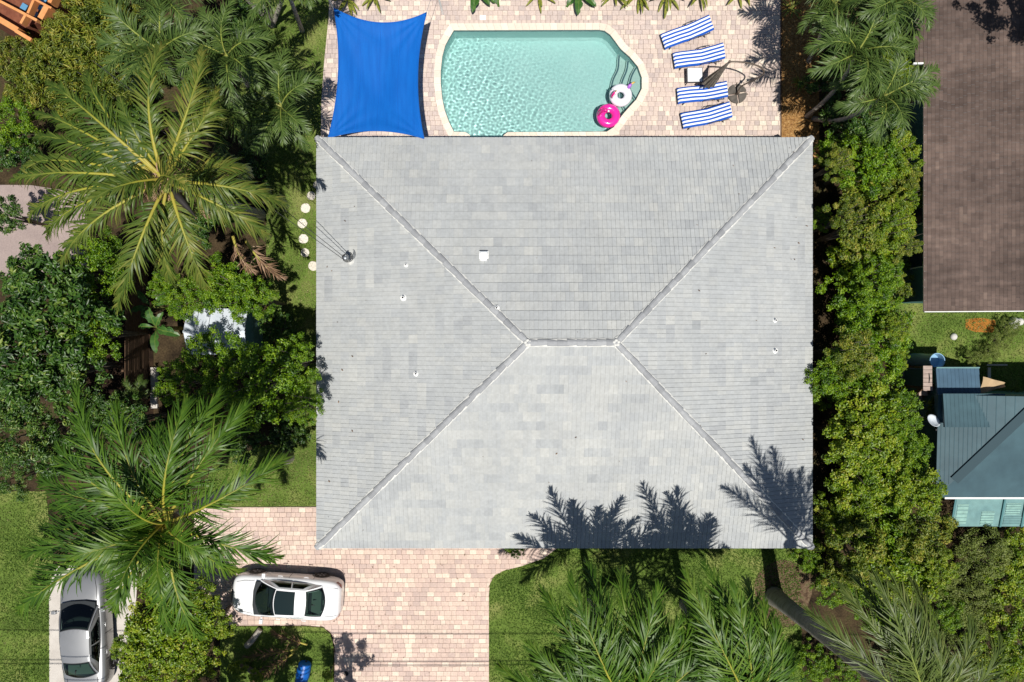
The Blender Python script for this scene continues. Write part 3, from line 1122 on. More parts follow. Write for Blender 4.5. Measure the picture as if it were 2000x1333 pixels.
for k, (full, dist, mw, xo, w0, w1, t, polys, bq) in enumerate(all_full):
    if k < 300 and full:
        o = ob('tile', VAR[int(t * NT) % NT + (NT if rng.random() < 0.5 else 0)], roof)
        o.matrix_local = mw @ Matrix.Translation((xo, w0, 0))
    else:
        tmp = MB()
        for (cl, hl, hr, x0, x1) in polys:
            add_slab(tmp, cl, w0, w1, hl, hr, x0, x1, min(0.99, max(0, t + rng.uniform(-0.04, 0.04))))
        if len(bq) >= 3:
            add_base(tmp, bq, w0, w1, t)
        tmp.v = [tuple(mw @ Vector(p)) for p in tmp.v]
        off = len(rest.v)
        rest.v += tmp.v
        rest.f += [[off + i for i in f_] for f_ in tmp.f]
        rest.m += tmp.m
        rest.t += tmp.t
o = rest.build('tile_courses', M['tile'], roof, tint=True)
o['kind'] = 'stuff'

# hip and ridge caps, with white mortar bedding along their edges
cap = MB()
CL = 0.43
prof = [(-0.115, 0.0), (-0.085, 0.045), (-0.03, 0.072), (0.03, 0.072), (0.085, 0.045), (0.115, 0.0)]
vs, m = [], len(prof)
for x, s, up in ((0, 1.06, 0.022), (CL, 0.92, 0.0)):
    vs += [(x, p[0] * s, p[1] + up) for p in prof]
    vs += [(x, p[0] * s * 0.86, p[1] * 0.8 + up - 0.02) for p in prof]
fs = [(i, i + 1, 2 * m + i + 1, 2 * m + i) for i in range(m - 1)] + [(i, m + i, m + i + 1, i + 1) for i in range(m - 1)]
cap.add(vs, fs)
capm = cap.mesh('ridge_tile', [M['cap']])
for (p, q) in ((A, E0), (B, E1), (C, E1), (D, E0), (E0, E1)):
    T = (q - p)
    L = T.length
    T.normalize()
    S = Vector((0, 0, 1)).cross(T).normalized()
    U = T.cross(S)
    k = max(1, round(L / 0.36))
    ex = L / k
    hip = p is not E0
    for i in range(k):
        o = ob('ridge_tile', capm, roof)
        mm = Matrix((T, S, U)).transposed().to_4x4()
        mm.translation = p + T * (i * ex - 0.06 if hip else i * ex) + U * (0.038 + random.uniform(-0.006, 0.006)) + S * random.uniform(-0.012, 0.012)
        o.matrix_local = mm @ Matrix.Rotation(random.gauss(0, 0.012), 4, 'Z')
    b = MB()
    nseg = int(L / 0.12)
    for s in (-1, 1):
        vv = []
        for i in range(nseg + 1):
            c = p + T * (L * i / nseg)
            j = random.uniform(-0.012, 0.012)
            vv += [c + S * s * 0.08 + U * 0.07, c + S * s * (0.150 + j) + U * (0.056 - (0.03 if hip else 0.035)), c + S * s * (0.156 + j) + U * 0.0]
        b.add(vv, [(3 * i + a, 3 * i + a + 1, 3 * i + a + 4, 3 * i + a + 3) for i in range(nseg) for a in (0, 1)])
    b.build('mortar_bed', M['mortar'], roof, normals=True)
for c in (E0, E1):
    b = MB()
    for k in range(5):
        a = k * 1.26 + 0.4
        b.lathe([(0.06, -0.06), (0.07, 0.06), (0.05, 0.11), (0.015, 0.125)], 9, c + Vector((0.085 * math.cos(a), 0.085 * math.sin(a), 0.02 * random.random())))
    b.build('mortar_joint', M['mortar'], roof, smooth=True)
for c in (A, B, C, D):
    b = MB()
    v = (E0 - c)
    v.z = 0
    v.normalize()
    b.lathe([(0.15, -0.08), (0.17, 0.05), (0.12, 0.11), (0.02, 0.13)], 12, c + v * 0.1)
    b.build('corner_starter', M['mortar'], roof, smooth=True)


def roof_z(x, y):
    zs = [ZE + (ZR - ZE) * (y - yB) / (YR - yB), ZE + (ZR - ZE) * (yT - y) / (yT - YR),
          ZE + (ZR - ZE) * (x - xL) / (RX0 - xL), ZE + (ZR - ZE) * (xR - x) / (xR - RX1)]
    return min(zs)


def on_roof(u, v):
    z = 4.0
    for _ in range(12):
        p = P(u, v, z)
        z = roof_z(p.x, p.y) + 0.05
    return P(u, v, z)


for (u, v, h, r) in ((788, 582, 0.22, 0.05), (793, 518, 0.14, 0.035), (970, 602, 0.18, 0.045), (813, 730, 0.18, 0.045), (1513, 626, 0.18, 0.042), (1513, 685, 0.2, 0.05)):
    p = on_roof(u, v)
    b = MB()
    b.lathe([(r * 2.6, -0.06), (r * 2.5, 0.01), (r * 1.5, 0.05), (r * 1.2, 0.08)], 14, p, mi=0)
    b.lathe([(r, -0.05), (r, h), (r * 0.72, h), (r * 0.72, h - 0.12)], 12, p, mi=0)
    b.lathe([(r * 0.715, h - 0.05), (0.0001, h - 0.05)], 12, p, mi=1)
    b.build('vent_pipe', [M['whitepl'], M['black']], roof, normals=True)
p = on_roof(945, 503)
b = MB()
b.box(p + Vector((0, 0, 0.0)), (0.34, 0.46, 0.04)).box(p + Vector((0, 0.02, 0.09)), (0.27, 0.33, 0.16), taper=0.86)
b.box(p + Vector((0, 0.16, 0.13)), (0.30, 0.10, 0.03), mi=1)
b.box(p + Vector((0, -0.08, 0.175)), (0.22, 0.12, 0.02))
b.build('roof_vent', [M['whitepl'], M['galv']], roof)
# service mast with weatherhead and the looping cables
p = on_roof(685, 510)
mast_top = p + Vector((-0.02, 0.02, 0.75))
b = MB()
b.lathe([(0.17, -0.06), (0.15, 0.03), (0.07, 0.10)], 14, p)
b.tube([p, mast_top], 0.035, 10, mi=1)
b.lathe([(0.035, 0), (0.075, 0.02), (0.07, 0.09), (0.02, 0.12)], 12, mast_top, mi=1)
b.box(mast_top + Vector((-0.07, 0.05, 0.02)), (0.12, 0.07, 0.06), 0.6, mi=2)
for k in range(3):
    pts = []
    for i in range(13):
        a = 0.4 + k * 0.3 - 4.6 * i / 12
        rr = 0.13 + 0.035 * k
        pts.append(mast_top + Vector((rr * math.cos(a) + 0.05, rr * math.sin(a) + 0.06, -0.06 + 0.05 * math.sin(i) - 0.03 * k)))
    b.tube(pts, 0.013, 6, mi=2)
b.build('service_mast', [M['mortar'], M['galv'], M['black']], house, smooth=True, angle=40)


def sag(a, b_, s, n=14):
    return [a.lerp(b_, i / n) - Vector((0, 0, s * 4 * (i / n) * (1 - i / n))) for i in range(n + 1)]


for k, (u, v, z, lb) in enumerate(((180, 118, 8.0, 'upper of two service cables running from the roof mast to the palms'),
                                   (150, 140, 7.6, 'lower of two service cables running from the roof mast to the palms'))):
    b = MB()
    b.tube(sag(mast_top + Vector((-0.05, 0.03 - 0.10 * k, 0)), P(u, v, z), 0.4), 0.012, 5)
    tag(b.build('service_cable', M['wire']), lb, 'cable')
# street wires south of the frame: they cross above the front garden
for k, (y, h, s) in enumerate(((-15.45, 8.2, 0.25), (-16.65, 8.2, 0.02), (-16.85, 8.3, 0.02))):
    b = MB()
    b.tube(sag(Vector((-45, y + s, h + 0.5)), Vector((45, y - s, h + 0.5)), 0.5, 30), 0.02, 5)
    tag(b.build('street_wire', M['wire']), ['overhead wire nearest the house, seen by its shadow on the driveway',
                                          'middle overhead wire along the street', 'outermost overhead wire along the street'][k], 'wire', 'overhead street wires')


# ------------------------------------------------------------------ pool furniture
# shade sail
sail = thing('shade_sail', 'bright blue shade sail with curved edges beside the pool', 'shade sail')
cz = {'tl': P(652, 16, 2.9), 'tr': P(833, 25, 2.75), 'br': P(828, 271, 3.0), 'bl': P(641, 270, 2.8)}


def sailp(a, b):
    # corners bilinear, edges drawn in towards the middle
    tl, tr, br, bl = cz['tl'], cz['tr'], cz['br'], cz['bl']
    base = tl * (1 - a) * (1 - b) + tr * a * (1 - b) + br * a * b + bl * (1 - a) * b
    c = (tl + tr + br + bl) / 4
    ea = 4 * a * (1 - a)
    eb = 4 * b * (1 - b)
    dx = (0.5 - a) * 2 * eb * 0.30
    dy = (0.5 - b) * 2 * ea * (0.50 if b < 0.5 else 0.30)
    r = base + Vector((dx, -dy, 0))
    r.z += -0.26 * ea * eb + 0.02 * math.sin(a * 17 + b * 3) * eb + 0.06 * math.sin(9 * (a - b)) * ea * eb
    for (ca, cb) in ((0, 0), (1, 0), (1, 1), (0, 1)):            # tension folds running in from the corners
        da, db = abs(a - ca), abs(b - cb)
        rad = math.hypot(da, db * 1.4)
        r.z += 0.030 * math.sin(math.atan2(db * 1.4, da + 1e-6) * 14) * math.exp(-rad * 3.2) * min(1, rad * 8)
    return r


b = MB()
b.grid(sailp, 60, 70)
cloth = b.build('cloth', M['sail'], sail, smooth=True)
b = MB()
for path in ([sailp(i / 24, 0) for i in range(25)], [sailp(1, i / 24) for i in range(25)], [sailp(i / 24, 1) for i in range(25)], [sailp(0, i / 24) for i in range(25)]):
    b.tube(path, 0.022, 5)
b.build('hem', M['hem'], cloth, smooth=True)
b = MB()
for q in (0.26, 0.5, 0.74):
    b.tube([sailp(q, i / 30) + Vector((0, 0, 0.004)) for i in range(31)], 0.009, 4)
b.build('seam', M['hem'], cloth, smooth=True)
for k, s in (('tl', (-0.9, 1.6)), ('tr', (0.7, 2.2))):
    b = MB()
    c = cz[k]
    b.tube([c, c + Vector((s[0] * 0.5, s[1] * 0.5, 0.02))], 0.008, 6)
    b.build('turnbuckle', M['galv'], sail)
    b = MB()
    b.tube([Vector((c.x + s[0] * 0.55, c.y + s[1] * 0.55, 0)), Vector((c.x + s[0] * 0.5, c.y + s[1] * 0.5, c.z + 0.05))], 0.04, 10)
    b.build('post', M['white'], sail, smooth=True, angle=40)
for k in ('bl', 'br'):
    b = MB()
    c = cz[k]
    b.tube([c, Vector((c.x, yT - 0.02, ZE - 0.05))], 0.012, 6)
    b.build('turnbuckle', M['galv'], sail)

# navy umbrella peeking out from under the eave
um = P(769, 276, 2.3)
t = thing('patio_umbrella', 'navy patio umbrella tip showing beside the roof edge under the sail', 'umbrella', (um.x, um.y, 0))
b = MB()
b.lathe([(0.06, 0), (0.06, 0.02), (0.25, 0.03), (0.25, 0.09), (0.03, 0.12)], 12)
b.build('base', M['resin'], t)
b = MB()
b.tube([(0, 0, 0.1), (0, 0, 2.3)], 0.02, 8)
b.build('pole', M['white'], t, smooth=True)
b = MB()
b.lathe([(0.13, 1.3), (0.20, 1.45), (0.25, 1.7), (0.20, 2.0), (0.08, 2.25), (0.0, 2.34)], 10)
b.build('canopy', M['navy'], t, smooth=True)


def lounger(i, u0, v0, u1, v1, lift, lbl_f, lbl_t):
    """u0,v0: foot end centre; u1,v1: head end centre (pixels at towel height)"""
    a = P(u0, v0, 0.36)
    h = P(u1, v1, 0.36 + lift)
    az = math.atan2(h.y - a.y, h.x - a.x)
    L = (Vector((h.x, h.y)) - Vector((a.x, a.y))).length
    W = 0.62
    k0 = L * 0.56
    def z_at(x):
        if x < k0:
            return 0.34 + 0.012 * math.sin(x * 3)
        return 0.34 + lift * ((x - k0) / (L - k0)) ** 1.05
    t = thing('sun_lounger', lbl_f, 'sun lounger', (a.x, a.y, 0.05), az, 'sun loungers beside the pool')
    b = MB()
    for s in (-1, 1):
        b.bar((0.03, s * W / 2, 0.28), (L * 0.98, s * W / 2, 0.28), 0.035, 0.04)
    for x in (0.05, k0, L * 0.97):
        b.bar((x, -W / 2, 0.279), (x, W / 2, 0.279), 0.03, 0.03)
    b.build('frame', M['frame'], t)
    for x in (0.25, L * 0.86):
        for s in (-1, 1):
            b = MB()
            b.bar((x, s * W / 2, 0.26), (x + (0.08 if x > 1 else -0.06), s * (W / 2 + 0.02), 0.0), 0.035, 0.035)
            b.build('leg', M['frame'], t)
    for s in (-1, 1):
        b = MB()
        b.tube([(k0 - 0.12, s * (W / 2 + 0.035), 0.28), (k0 - 0.05, s * (W / 2 + 0.05), 0.46), (k0 + 0.16, s * (W / 2 + 0.055), 0.50), (k0 + 0.36, s * (W / 2 + 0.05), 0.47), (k0 + 0.42, s * (W / 2 + 0.035), 0.29)], 0.018, 6)
        b.build('armrest', M['frame'], t, smooth=True)
    b = MB()
    b.grid(lambda q, r: Vector((q * L * 0.97 + 0.02, (r - 0.5) * (W - 0.04), z_at(q * L) - 0.03)), 14, 2)
    b.build('sling', M['sling'], t, smooth=True)
    b = MB()
    b.bar((L * 0.8, 0.2, 0.28), (L * 0.86, 0.2, z_at(L * 0.86) - 0.05), 0.02, 0.02).bar((L * 0.8, -0.2, 0.28), (L * 0.86, -0.2, z_at(L * 0.86) - 0.05), 0.02, 0.02)
    b.build('back_support', M['frame'], t)
    # the towel
    rr = random.Random(i)
    ph = rr.uniform(0, 6)
    TW_ = 0.70
    def tw(q, r):
        x = -0.05 + q * (L + 0.06)
        y = (r - 0.5) * TW_ + 0.02 * math.sin(q * 5 + ph) * (1 - q) + 0.03 * (q - 0.5) ** 2
        z = z_at(min(max(x, 0), L)) + 0.012 + 0.006 * math.sin(q * 22 + r * 4 + ph)
        e = abs(r - 0.5) * 2
        if e > 0.86:
            z -= (e - 0.86) * 0.45
        if x < 0.02:
            z -= (0.02 - x) * 1.4
        return Vector((x, y, z))
    b = MB()
    NV = 36
    b.grid(tw, 30, NV, t=lambda q, r: 1.0 if (int(r * NV + 0.01) % 8) in (0, 1, 2, 3) else 0.0)
    o = b.build('towel', M['stripe'], None, smooth=True, tint=True)
    o.location = (a.x, a.y, 0.05)
    o.rotation_euler = (0, 0, az)
    tag(o, lbl_t, 'towel', 'striped towels on the loungers')


LG = [(1297, 80, 1389, 44, 'topmost sun lounger, tilted most, above the white side table', 'blue and white striped towel on the topmost lounger'),
      (1319, 119, 1414, 99, 'second sun lounger from the top, just above the white side table', 'blue and white striped towel on the lounger above the side table'),
      (1326, 187, 1420, 174, 'third sun lounger from the top, beside the round umbrella base', 'blue and white striped towel on the lounger by the umbrella base'),
      (1335, 237, 1427, 214, 'lowest sun lounger, nearest the grey roof', 'blue and white striped towel on the lowest lounger near the roof')]
for i, (a, b_, c, d_, l1, l2) in enumerate(LG):
    lounger(i, a, b_, c, d_, 0.30, l1, l2)

# side table
c = P(1357, 147, 0.45)
t = thing('side_table', 'square white topped side table with dark frame between the loungers', 'table', (c.x, c.y, 0.05), 0.02)
b = MB()
b.box((0, 0, 0.42), (0.62, 0.58, 0.02))
b.build('table_top', M['whitepl'], t)
b = MB()
for s in (-1, 1):
    b.bar((-0.34, s * 0.30, 0.395), (0.34, s * 0.30, 0.395), 0.035, 0.035)
    b.bar((s * 0.325, -0.28, 0.394), (s * 0.325, 0.28, 0.394), 0.035, 0.035)
b.build('frame', M['frame'], t)
for sx in (-1, 1):
    for sy in (-1, 1):
        b = MB()
        b.bar((sx * 0.32, sy * 0.29, 0.0), (sx * 0.32, sy * 0.29, 0.38), 0.03, 0.03)
        b.build('leg', M['frame'], t)

# cantilever umbrella, folded
bc = P(1439, 184, 0.08)
t = thing('cantilever_umbrella', 'folded taupe cantilever umbrella with curved mast and dark weighted base', 'umbrella', (bc.x, bc.y, 0.05), 0)
for k in range(4):
    b = MB()
    a0 = k * PI / 2 + 0.06 + 0.2
    pts = [(0.06 * math.cos(a0 + 0.7), 0.06 * math.sin(a0 + 0.7))] + [(0.42 * math.cos(a0 + q * 1.45 / 6), 0.42 * math.sin(a0 + q * 1.45 / 6)) for q in range(7)]
    b.prism(pts, 0.02, 0.09)
    b.build('base_weight', M['resin'], t, normals=True)
b = MB()
b.bar((-0.5, 0, 0.012), (0.5, 0, 0.012), 0.05, 0.02).bar((0, -0.5, 0.0122), (0, 0.5, 0.0122), 0.05, 0.02)
b.lathe([(0.06, 0.02), (0.06, 0.3), (0.045, 0.32)], 12)
b.build('base_cross', M['bronze'], t)


def loc(u, v, z):
    return P(u, v, z) - Vector((bc.x, bc.y, 0.05))


mp = catmull([Vector((0, 0, 0.1)), loc(1447, 170, 0.6), loc(1463, 161, 1.1), loc(1481, 152, 1.6), loc(1492, 143, 2.0), loc(1489, 135, 2.25), loc(1477, 128, 2.4), loc(1458, 123, 2.5), loc(1440, 121, 2.52), loc(1426, 121, 2.48)], 5)
b = MB()
b.tube(mp, 0.032, 8)
b.build('mast', M['bronze'], t, smooth=True, angle=50)
b = MB()
q = loc(1470, 157, 1.3)
b.box(q, (0.10, 0.10, 0.16)).tube([q, q + Vector((0.10, -0.02, 0.0)), q + Vector((0.14, -0.09, -0.03))], 0.012, 6)
b.build('crank', M['trim'], t)
b = MB()
p0, p1 = loc(1425, 121, 2.50), loc(1384, 164, 1.05)
NS = 24
vs = []
rings = 9
for j in range(rings + 1):
    s = j / rings
    c = p0.lerp(p1, s) + Vector((0, 0, 0.0))
    rad = 0.04 + 0.30 * s ** 1.1
    for k in range(NS):
        a = 2 * PI * k / NS
        fold = 1.0 if k % 3 == 0 else (0.45 + 0.1 * math.sin(k))
        r = rad * (1 - s * (1 - fold) * 0.9) * (1 + 0.08 * math.sin(k * 2.3))
        vs.append(c + Vector((r * math.cos(a) * 0.85, r * math.sin(a) * 0.75, -0.12 * s * (k % 3 == 1))))
b.add(vs, [(j * NS + k, j * NS + (k + 1) % NS, (j + 1) * NS + (k + 1) % NS, (j + 1) * NS + k) for j in range(rings) for k in range(NS)])
can = b.build('canopy', M['fabgrey'], t, smooth=False)
for k in range(8):
    b = MB()
    a = 2 * PI * k / 8
    b.tube([p0, p1 + Vector((0.27 * math.cos(a), 0.24 * math.sin(a), 0.05))], 0.011, 5)
    b.build('rib', M['bronze'], t)
b = MB()
b.lathe([(0.05, -0.03), (0.06, 0.02), (0.03, 0.07)], 10, p0)
b.build('hub', M['bronze'], t, smooth=True)


# swim rings
def ring(c, Rm, r, m, name, label):
    t = thing(name, label, 'swim ring', (c.x, c.y, -0.10))
    b = MB()
    N1, N2 = 40, 18
    vs = []
    for i in range(N1):
        a = 2 * PI * i / N1
        pk = 1 + 0.012 * math.sin(i * PI)      # slight seams
        for k in range(N2):
            q = 2 * PI * k / N2
            rr = r * pk
            vs.append(((Rm + rr * math.cos(q)) * math.cos(a), (Rm + rr * math.cos(q)) * math.sin(a), r * 0.62 + rr * math.sin(q)))
    b.add(vs, [(i * N2 + k, ((i + 1) % N1) * N2 + k, ((i + 1) % N1) * N2 + (k + 1) % N2, i * N2 + (k + 1) % N2) for i in range(N1) for k in range(N2)])
    b.build('tube', m, t, smooth=True)
    return t


c = P(1188, 227, 0.0)
t = ring(c, 0.335, 0.19, M['pink'], 'flamingo_ring', 'hot pink inflatable flamingo swim ring at the pool edge')
b = MB()
b.tube(catmull([Vector((-0.42, 0.0, 0.2)), Vector((-0.40, 0.03, 0.42)), Vector((-0.33, 0.05, 0.62)), Vector((-0.22, 0.05, 0.72)), Vector((-0.12, 0.04, 0.68))], 4), [0.075] * 10 + [0.07, 0.075, 0.085, 0.085, 0.08, 0.07, 0.055], 10)
b.build('neck', M['pinkd'], t, smooth=True)
b = MB()
b.tube([Vector((-0.12, 0.04, 0.68)), Vector((-0.05, 0.03, 0.64)), Vector((-0.01, 0.02, 0.56))], [0.05, 0.04, 0.01], 8)
b.build('beak', M['whitev'], t, smooth=True)
b = MB()
b.lathe([(0.0, -0.01), (0.02, 0.0), (0.0, 0.02)], 8, (-0.18, 0.11, 0.74))
b.build('eye', M['trim'], t, smooth=True)
b = MB()
b.tube([Vector((-0.44, 0.12, 0.3)), Vector((-0.30, 0.26, 0.36)), Vector((-0.2, 0.3, 0.33))], [0.07, 0.09, 0.02], 8)
b.build('wing', M['pinkd'], t, smooth=True)

c = P(1212, 187, 0.0)
t = ring(c, 0.325, 0.18, M['whitev'], 'unicorn_ring', 'white inflatable unicorn swim ring with lilac tail on the pool steps')
b = MB()
b.tube(catmull([Vector((-0.36, -0.12, 0.2)), Vector((-0.38, -0.13, 0.42)), Vector((-0.34, -0.08, 0.58)), Vector((-0.24, -0.02, 0.62)), Vector((-0.14, 0.03, 0.56))], 4), [0.08] * 9 + [0.085, 0.09, 0.09, 0.085, 0.08, 0.07, 0.06, 0.045], 10)
b.build('head', M['whitev'], t, smooth=True)
b = MB()
b.tube([Vector((-0.32, -0.07, 0.68)), Vector((-0.28, -0.02, 0.88))], [0.032, 0.004], 8)
b.build('horn', M['gold'], t, smooth=True)
b = MB()
b.tube([Vector((-0.42, -0.17, 0.30)), Vector((-0.43, -0.15, 0.5)), Vector((-0.37, -0.10, 0.68)), Vector((-0.27, -0.02, 0.71))], [0.03, 0.05, 0.05, 0.02], 8)
b.build('mane', M['pinkd'], t, smooth=True)
b = MB()
b.tube([Vector((0.30, 0.26, 0.24)), Vector((0.36, 0.34, 0.34)), Vector((0.44, 0.42, 0.38))], [0.05, 0.085, 0.03], 8)
b.build('tail', M['lilac'], t, smooth=True)
b = MB()
b.tube([Vector((0.42, 0.40, 0.38)), Vector((0.52, 0.47, 0.36)), Vector((0.62, 0.52, 0.30))], [0.03, 0.045, 0.01], 8)
b.build('tail_tip', M['gold'], t, smooth=True)
for s in (-1, 1):
    b = MB()
    b.tube([Vector((-0.36 + 0.03 * s, -0.02 - 0.1 * s, 0.62)), Vector((-0.38 + 0.05 * s, 0.0 - 0.13 * s, 0.72))], [0.03, 0.006], 6)
    b.build('ear', M['whitev'], t, smooth=True)


# ------------------------------------------------------------------ cars
def car(label, paint, loc, rz, sunroof, scale=1.0, glass_m='glass'):
    t = thing('parked_car', label, 'car', loc, rz, 'parked cars')
    t.scale = (scale, scale, scale)
    X = [-2.36, -2.32, -2.22, -2.05, -1.75, -1.3, -0.6, 0.2, 0.9, 1.35, 1.75, 2.0, 2.17, 2.28, 2.34, 2.37]
    HW = [0.52, 0.66, 0.77, 0.845, 0.885, 0.90, 0.905, 0.905, 0.90, 0.895, 0.875, 0.835, 0.76, 0.655, 0.52, 0.36]
    ZT = [0.72, 0.90, 0.985, 1.02, 1.035, 1.03, 1.0, 0.985, 0.985, 0.965, 0.895, 0.83, 0.765, 0.69, 0.60, 0.52]
    prof = [(0, 0), (0.3, -0.004), (0.55, -0.012), (0.76, -0.03), (0.87, -0.06), (0.94, -0.11), (0.985, -0.2), (1.0, -0.36)]
    rows = []
    for x, hw, zt in zip(X, HW, ZT):
        half = [(hw * a, max(zt + q, 0.40)) for a, q in prof] + [(hw * 0.99, 0.34), (hw * 0.95, 0.22)]
        row = [(x, -y, z) for y, z in half[::-1]] + [(x, y, z) for y, z in half[1:]]
        rows.append(row)
    m = len(rows[0])
    b = MB()
    b.add([p for r in rows for p in r], [(i * m + k, i * m + k + 1, (i + 1) * m + k + 1, (i + 1) * m + k) for i in range(len(rows) - 1) for k in range(m - 1)])
    b.add(rows[0], [tuple(range(m))])
    b.add(rows[-1], [tuple(range(m))[::-1]])
    body = b.build('body', paint, t, smooth=True, angle=50)
    mod = body.modifiers.new('smooth', 'SUBSURF')
    mod.levels = mod.render_levels = 1

    WB = lambda a: Vector((1.33 - 0.30 * a * a, 0.76 * a, 0.968))
    WT = lambda a: Vector((0.30 - 0.10 * a * a, 0.585 * a, 1.405 - 0.035 * a * a))
    RT = lambda a: Vector((-1.02 + 0.04 * a * a, 0.555 * a, 1.375 - 0.035 * a * a))
    RB = lambda a: Vector((-1.80 + 0.20 * a * a, 0.68 * a, 1.02))

    def lerp_s(f, g, bulge):
        def S(a, q):
            p = f(a).lerp(g(a), q)
            e = 4 * q * (1 - q)
            return p + Vector((0, 0, bulge * e))
        return S
    wind = lerp_s(WB, WT, 0.035)
    roofp = lerp_s(WT, RT, 0.03)
    rear = lerp_s(RT, RB, 0.045)

    def side(s):
        def S(q, r):                  # q along (front to rear), r bottom to top
            bx = WB(1).x + (RB(1).x - WB(1).x) * q
            by = 0.76 + (0.68 - 0.76) * q + 0.055 * math.sin(PI * q)
            bz = 0.968 + (1.02 - 0.968) * q
            tx = WT(1).x + (RT(1).x - WT(1).x) * q
            ty = 0.585 + (0.555 - 0.585) * q + 0.01 * math.sin(PI * q)
            tz = WT(1).z + (RT(1).z - WT(1).z) * q + 0.03 * 4 * q * (1 - q)
            # pillars follow the wind screen and rear window edges
            p = Vector((bx, by, bz)).lerp(Vector((tx, ty, tz)), r)
            e = 4 * r * (1 - r)
            return Vector((p.x, s * (p.y + 0.02 * e), p.z + (0.035 if q < 0.02 else (0.045 if q > 0.98 else 0.0)) * e))
        return S
    b = MB()
    def frame_grid(S, nu, nv, a0, a1, holes):
        # a surface patch with openings left for the panes
        for j in range(nv):
            for i in range(nu):
                am = a0 + (a1 - a0) * (i + 0.5) / nu
                qm = (j + 0.5) / nv
                if any(h[0] < am < h[1] and h[2] < qm < h[3] for h in holes):
                    continue
                A_ = [a0 + (a1 - a0) * (i + k) / nu for k in (0, 1)]
                Q_ = [(j + k) / nv for k in (0, 1)]
                b.add([S(A_[0], Q_[0]), S(A_[1], Q_[0]), S(A_[1], Q_[1]), S(A_[0], Q_[1])], [(0, 1, 2, 3)])
    frame_grid(wind, 30, 16, -1, 1, [(-0.86, 0.86, 0.09, 0.92)])
    frame_grid(roofp, 12, 8, -1, 1, [])
    frame_grid(rear, 30, 16, -1, 1, [(-0.83, 0.83, 0.09, 0.88)])
    for s in (-1, 1):
        frame_grid(side(s), 40, 12, 0, 1, [(0.15, 0.49, 0.12, 0.84), (0.54, 0.85, 0.12, 0.84)])
    g = b.build('cabin', paint, t, smooth=False)
    bm = bmesh.new()
    bm.from_mesh(g.data)
    bmesh.ops.remove_doubles(bm, verts=bm.verts, dist=0.004)
    bmesh.ops.recalc_face_normals(bm, faces=bm.faces)
    for f_ in bm.faces:
        f_.smooth = True
    bm.to_mesh(g.data)
    bm.free()
    g.data.set_sharp_from_angle(angle=R(40))

    def patch(S, a0, a1, q0, q1, off, name, m_, par, nu=10, nv=6, taper=0.0):
        def F(i, j):
            q = q0 + (q1 - q0) * j
            mid = (a0 + a1) / 2
            a = a0 + (a1 - a0) * i
            p = S(a, q)
            e = 1e-3
            n_ = (S(a + e, q) - S(a - e, q)).cross(S(a, q + e) - S(a, q - e)).normalized()
            if n_.z < 0:
                n_ = -n_
            return p + n_ * off
        b = MB()
        b.grid(F, nu, nv)
        return b.build(name, m_, par, smooth=True)
    def ring(S, a0, a1, q0, q1, wd, off, name):
        b = MB()
        for (x0_, x1_, y0_, y1_) in ((a0, a1, q0, q0 + wd), (a0, a1, q1 - wd, q1), (a0, a0 + wd, q0, q1), (a1 - wd, a1, q0, q1)):
            def F(i, j):
                a = x0_ + (x1_ - x0_) * i
                q = y0_ + (y1_ - y0_) * j
                e = 1e-3
                n_ = (S(a + e, q) - S(a - e, q)).cross(S(a, q + e) - S(a, q - e)).normalized()
                if n_.z < 0:
                    n_ = -n_
                return S(a, q) + n_ * off
            b.grid(F, 12, 6)
        return b.build(name, M['trim'], t, smooth=True)
    wo = ring(wind, -0.94, 0.94, 0.01, 0.98, 0.09, 0.008, 'windscreen')
    patch(wind, -0.90, 0.90, 0.04, 0.95, 0.013, 'pane', M['carglass'], wo)
    wo = ring(rear, -0.91, 0.91, 0.02, 0.96, 0.09, 0.008, 'rear_window')
    patch(rear, -0.87, 0.87, 0.05, 0.92, 0.013, 'pane', M['carglass'], wo)
    b = MB()
    b.prism([(1.22, -0.70), (1.30, -0.3), (1.30, 0.3), (1.22, 0.70), (-1.45, 0.64), (-1.68, 0.3), (-1.68, -0.3), (-1.45, -0.64)], 0.98, 1.052)
    b.box((0.80, 0, 1.075), (0.35, 1.25, 0.06), taper=0.9)
    cabin_in = b.build('interior', M['dash'], t, normals=True)
    b = MB()
    for (sx, sy) in ((0.05, 0.36), (0.05, -0.36)):
        b.box((sx - 0.25, sy, 1.16), (0.16, 0.46, 0.22), taper=0.85).box((sx, sy, 1.075), (0.5, 0.48, 0.06), taper=0.95).box((sx - 0.27, sy, 1.30), (0.10, 0.24, 0.08), taper=0.8)
    b.box((-1.02, 0, 1.15), (0.18, 1.1, 0.18), taper=0.9).box((-0.78, 0, 1.075), (0.45, 1.1, 0.06), taper=0.95)
    b.box((-1.40, 0, 1.065), (0.4, 1.0, 0.03))
    b.build('seats', M['seat'], cabin_in)
    b = MB()
    for k in range(16):
        a = 2 * PI * k / 16
        a2 = 2 * PI * (k + 1) / 16
        b.tube([(0.50 + 0.05 * math.sin(a), 0.36 + 0.17 * math.cos(a), 1.18 + 0.12 * math.sin(a)), (0.50 + 0.05 * math.sin(a2), 0.36 + 0.17 * math.cos(a2), 1.18 + 0.12 * math.sin(a2))], 0.014, 5)
    b.build('steering_wheel', M['trim'], cabin_in)
    b = MB()
    for y0_, y1_ in ((0.62, 0.12), (-0.02, -0.50)):
        b.tube([wind(y0_ / 0.76, 0.03) + Vector((0, 0, 0.025)), wind(y1_ / 0.76, 0.10) + Vector((0, 0, 0.028))], 0.009, 5)
    b.build('wiper', M['trim'], t)
    if sunroof:
        patch(roofp, -0.86, 0.86, 0.01, 0.66, 0.010, 'sunroof', M['glass'], t)
